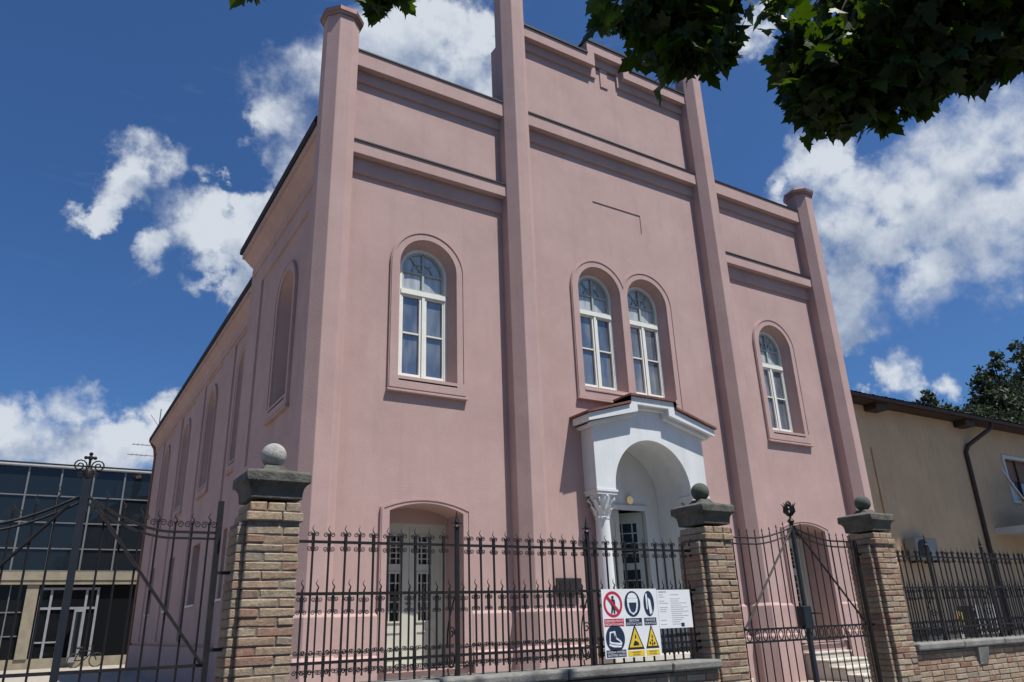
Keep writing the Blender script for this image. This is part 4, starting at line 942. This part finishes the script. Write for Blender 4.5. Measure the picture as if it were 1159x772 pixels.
lt = tag(cr.build('lattice_panel', M['plastic'], smooth=0), 'white slatted panel standing in the yard behind the iron fence', 'panel'); lt.location = (18.7, -2.2, 1.05)
MB().box(-.5, .5, .06, .4, -.8, .6).build('planter_box', M['bluebin'], lt, smooth=0)

# ------------------------------------------------------------------ foliage
def clump_leaf(mb, c, s, rnd, up=.3):
    n = Vector((rnd.gauss(0,1), rnd.gauss(0,1), rnd.gauss(up,1))).normalized(); u = n.orthogonal().normalized(); u.rotate(Matrix.Rotation(rnd.uniform(0, 6.28), 3, n)); w = n.cross(u)
    a, b = s*rnd.uniform(.7,1.2), s*rnd.uniform(.4,.75); C = Vector(c); d = n*s*.15
    mb.ct = rnd.random()
    mb.add([C-u*a, C-w*b*.8-u*a*.2+d, C+u*a, C+w*b*.9+u*a*.15+d], [(0,1,2), (0,2,3)])
def far_tree(name, label, base, h, lobes, n, s, seed, group=None, mat='farleaf', drape=0):
    rnd = random.Random(seed); t = thing(name, label, 'tree', group, loc=base); b = Vector(base)
    tr = MB(); tr.tube([(0,0,0), (.1,0,h*.3), (0,.1,h*.6), (0,0,h*.86)], [h*.022,h*.017,h*.011,h*.003], 8)
    for c, r in lobes:
        q = Vector(c); z0 = max(h*.2, q.z*.62); tr.tube([(0,0,z0), (q.x*.5, q.y*.5, (z0+q.z)/2+.2), tuple(q)], [h*.008,h*.005,.02], 5)
    tr.build('trunk', M['bark'], t)
    mb = MB(); tot = sum(r**2.2 for c, r in lobes)
    for c, r in lobes:
        for sub in range(max(6, int(n*r**2.2/tot/22))):
            d = Vector((rnd.gauss(0,1), rnd.gauss(0,1), rnd.gauss(0,.8))).normalized()*r*rnd.uniform(.45,1.05)
            p = Vector(c)+d; sr = r*rnd.uniform(.12,.3)+s*.5
            for k in range(22):
                e = Vector((rnd.gauss(0,1), rnd.gauss(0,1), rnd.gauss(0,.6)))*sr*.6
                if drape: e.z -= abs(rnd.gauss(0,1))*drape*sr
                clump_leaf(mb, p+e, s, rnd)
    mb.build('crown', M[mat], t, smooth=0)
    return t
far_tree('broad_tree', 'tall loose dark tree rising above the tiled roof of the ochre house', (58, 14, 0), 19,
    [((.9,0,19.1),.6), ((.4,0,18.0),.9), ((1.3,0,17.3),.8), ((-1.9,0,17.0),.8), ((-1.4,0,15.9),1.4), ((.6,0,15.6),1.8), ((2.6,0,16.2),1.6), ((3.6,0,14.6),2.4), ((-.5,.5,13.2),3.0), ((-3.6,0,13.6),1.6), ((-4.8,0,12.8),1.4), ((5.5,0,15.2),2.2)], 13000, .20, 5, drape=.5)
far_tree('broad_tree', 'dark spreading tree cut off by the frame edge over the roof', (67, 14, 0), 22,
    [((0,0,21),1.8), ((-2.4,0,20.6),1.2), ((-1.8,0,18.6),1.5), ((-2.2,0,16.4),2.0), ((.5,0,16.8),2.8), ((-3,0,14.4),2.4)], 6000, .24, 9, drape=.4)
far_tree('small_tree', 'low leafy tree top just peeping over the roof beside the chimney end', (49, 14, 0), 14.4,
    [((-.6,0,14.3),.7), ((-1.2,0,13.6),.8), ((.9,0,13.7),.8), ((2.2,0,13.4),.8), ((3.4,0,13.2),.9)], 2600, .18, 2)
far_tree('added_shade_tree', 'unseen very tall dense tree added to shade the ochre house', (33, -8, 0), 29,  # stands out of view, added only to cast shade on the house
    [((-2,1.5,24),4.0), ((-5,1,26),3.2), ((2,1,23),4.2), ((5,0,25),4), ((0,-1,28),3.8), ((-3.5,1.2,29),2.6), ((6,1,20),3.6), ((8.5,1,23),3.6), ((10,0,26),3.2)], 9000, .55, 21)

# maple overhanging from the street
def maple_outline():
    half = [(.0,0), (.06,.03), (.22,-.07), (.30,-.03), (.27,.06), (.44,.13), (.50,.20), (.40,.25), (.43,.36), (.33,.36), (.21,.33), (.26,.50), (.31,.60), (.20,.60), (.13,.76), (.05,.86), (0,1.0)]
    return half+[(-x, y) for x, y in half[-2:0:-1]]
MO = maple_outline()
def maple_leaf(mb, p, s, rnd, droop=None):
    tip = Vector((rnd.gauss(0,1), rnd.gauss(0,1), rnd.gauss(-.9,.5))) if droop is None else Vector(droop)+Vector((rnd.gauss(0,.25), rnd.gauss(0,.25), rnd.gauss(0,.25)))
    tip.normalize(); nrm = Vector((rnd.gauss(0,.7), rnd.gauss(0,.7), 1)); nrm = (nrm-tip*nrm.dot(tip)).normalized(); sd = tip.cross(nrm)
    cup = rnd.uniform(-.2,.5); bend = rnd.uniform(-.15,.5); mb.ct = rnd.random()
    f = lambda x, y: tuple(Vector(p)+(sd*x+tip*y-nrm*(cup*abs(x)+bend*y*y*.5))*s)
    n = len(MO); mb.add([f(0,.32)]+[f(x*1.08, y) for x, y in MO], [(0, i+1, (i+1) % n+1) for i in range(n)])
TB = Vector((5.6, -14.2, .1))
mp = thing('maple_tree', 'large maple with dark lobed leaves hanging over the street from above', 'tree', loc=tuple(TB))
rnd = random.Random(17)
def ray_pt(az, el, d): return CAM+Vector((math.sin(R(az))*math.cos(R(el)), math.cos(R(az))*math.cos(R(el)), math.sin(R(el))))*d
NEAR = [(66,37.0,4.7,.33,351),(70.5,36.6,4.9,.36,378),(61.8,37.0,4.5,.27,256),(60.3,34.9,4.3,.20,162),(59.4,33.8,4.25,.10,45),(63.3,33.9,4.4,.20,162),(66.8,33.8,4.6,.20,162),(70.5,33.9,4.7,.20,162),(74,33.8,4.9,.22,162),(77,34,5,.25,108),(58.9,35.8,4.2,.12,59),(64,40.5,4.8,.4,256),(69,40.5,5,.45,270),(75,38,5.2,.45,243),
        (59.9,40.4,4.6,.13,45),(58.0,38.6,4.4,.08,18),(58.6,41.5,4.4,.12,24),
        (49.0,41.8,4.0,.22,148),(51.2,42.2,4.1,.15,86),(47.0,42.2,3.9,.13,62),(49.4,40.0,3.8,.12,59),(51.6,39.4,3.9,.08,24),(53.0,40.4,3.9,.06,13),(55.0,43.6,4.2,.08,21),(44.4,42.5,3.8,.06,13),(41.6,42.8,3.7,.02,4),(46.2,44.6,4.1,.2,81),(51,45,4.2,.3,121),(56,44.6,4.4,.25,94),
        (20.0,45.1,4.0,.07,24),(21.7,45.3,4.0,.06,14),(8.0,43.9,4.1,.04,9),(14.6,46.2,4.2,.08,8)]
GAPS = [ray_pt(58.2, 38.8, 4.35), ray_pt(58.8, 41.5, 4.4), ray_pt(70, 39.5, 4.9)]  # openings cut in the crown toward the sun so these leaves are lit
def in_gap(p):
    for g_ in GAPS:
        d_ = Vector(p)-g_; t_ = d_.dot(SUN)
        if t_ > .16 and (d_-SUN*t_).length < .30: return True
    return False
lv = MB(); limb_ends = []
for az, el, d, r, n in NEAR:
    c = ray_pt(az, el, d); limb_ends.append((c, r, n))
    for k in range(n):
        q = Vector((rnd.gauss(0,1), rnd.gauss(0,1), rnd.gauss(0,1))).normalized()*r*rnd.random()**.45*(1.0 if rnd.random() < .86 else rnd.uniform(1.0,1.45))
        q.y *= 1.4
        if in_gap(c+q): continue
        maple_leaf(lv, c+q+Vector((0,0,.05)), rnd.uniform(.075,.155), rnd)
CE = Vector((5.3, -13.2, 8.4))
cnt = 0
while cnt < 4300:
    q = Vector((rnd.gauss(0,1), rnd.gauss(0,1), rnd.gauss(0,1))).normalized()*rnd.random()**.3
    p = CE+Vector((q.x*4.6, q.y*3.9, q.z*4.2))
    if p.z < 3.6 or in_view(p, 70, 45) or (p-CAM).length < 2.2 or in_gap(p): continue
    maple_leaf(lv, p, rnd.uniform(.17,.26), rnd); cnt += 1
lv.build('leaves', M['maple'], mp, smooth=0).location = -TB
tk = MB(); tk.tube([TB, TB+Vector((.05,.05,1.5)), TB+Vector((-.05,.1,3.2)), TB+Vector((-.1,.3,6)), TB+Vector((-.3,.8,9.5)), TB+Vector((-.2,1.0,12))], [.30,.22,.19,.14,.08,.02], 12)
tk.build('trunk', M['bark'], mp).location = -TB
lb = MB(); fork = TB+Vector((-.08,.2,4.6)); hubs = [ray_pt(67,42,5.0), ray_pt(52,48,4.6), ray_pt(20,52,4.6)]
for h_ in hubs: lb.tube([fork, fork.lerp(h_, .4)+Vector((0,0,.9)), fork.lerp(h_, .75)+Vector((0,0,.6)), h_], [.09,.06,.035,.02], 7)
for c, r, n in limb_ends:
    h_ = min(hubs, key=lambda q: (q-c).length); lb.tube([h_, h_.lerp(c, .5)+Vector((0,0,.12)), c], [.016,.010,.005], 5)
for k in range(26):
    q = Vector((rnd.gauss(0,1), rnd.gauss(0,1), rnd.gauss(.3,.8))).normalized(); e = CE+Vector((q.x*4, q.y*3.3, q.z*3.6)); b = TB+Vector((-.1,.3,rnd.uniform(4,9)))
    if not in_view(e, 60, 60) and not in_view(b.lerp(e,.5), 60, 60): lb.tube([b, b.lerp(e,.5)+Vector((0,0,.3)), e], [.06,.035,.008], 6)
lb.build('branch', M['bark'], mp).location = -TB

for o in S.objects:
    if o.type == 'MESH' and o.name.split('.')[0] in ('cornice', 'porch', 'porch_cornice', 'surround', 'sill', 'coping', 'door_steps', 'porch_steps', 'plinth', 'lesene', 'eave', 'pier'):
        bv = o.modifiers.new('soft_edge', 'BEVEL'); bv.width = .010; bv.segments = 2; bv.limit_method = 'ANGLE'; bv.angle_limit = R(40)
S.cycles.max_bounces = 6; S.cycles.diffuse_bounces = 3; S.cycles.glossy_bounces = 3; S.cycles.transmission_bounces = 4
S.cycles.use_denoising = True
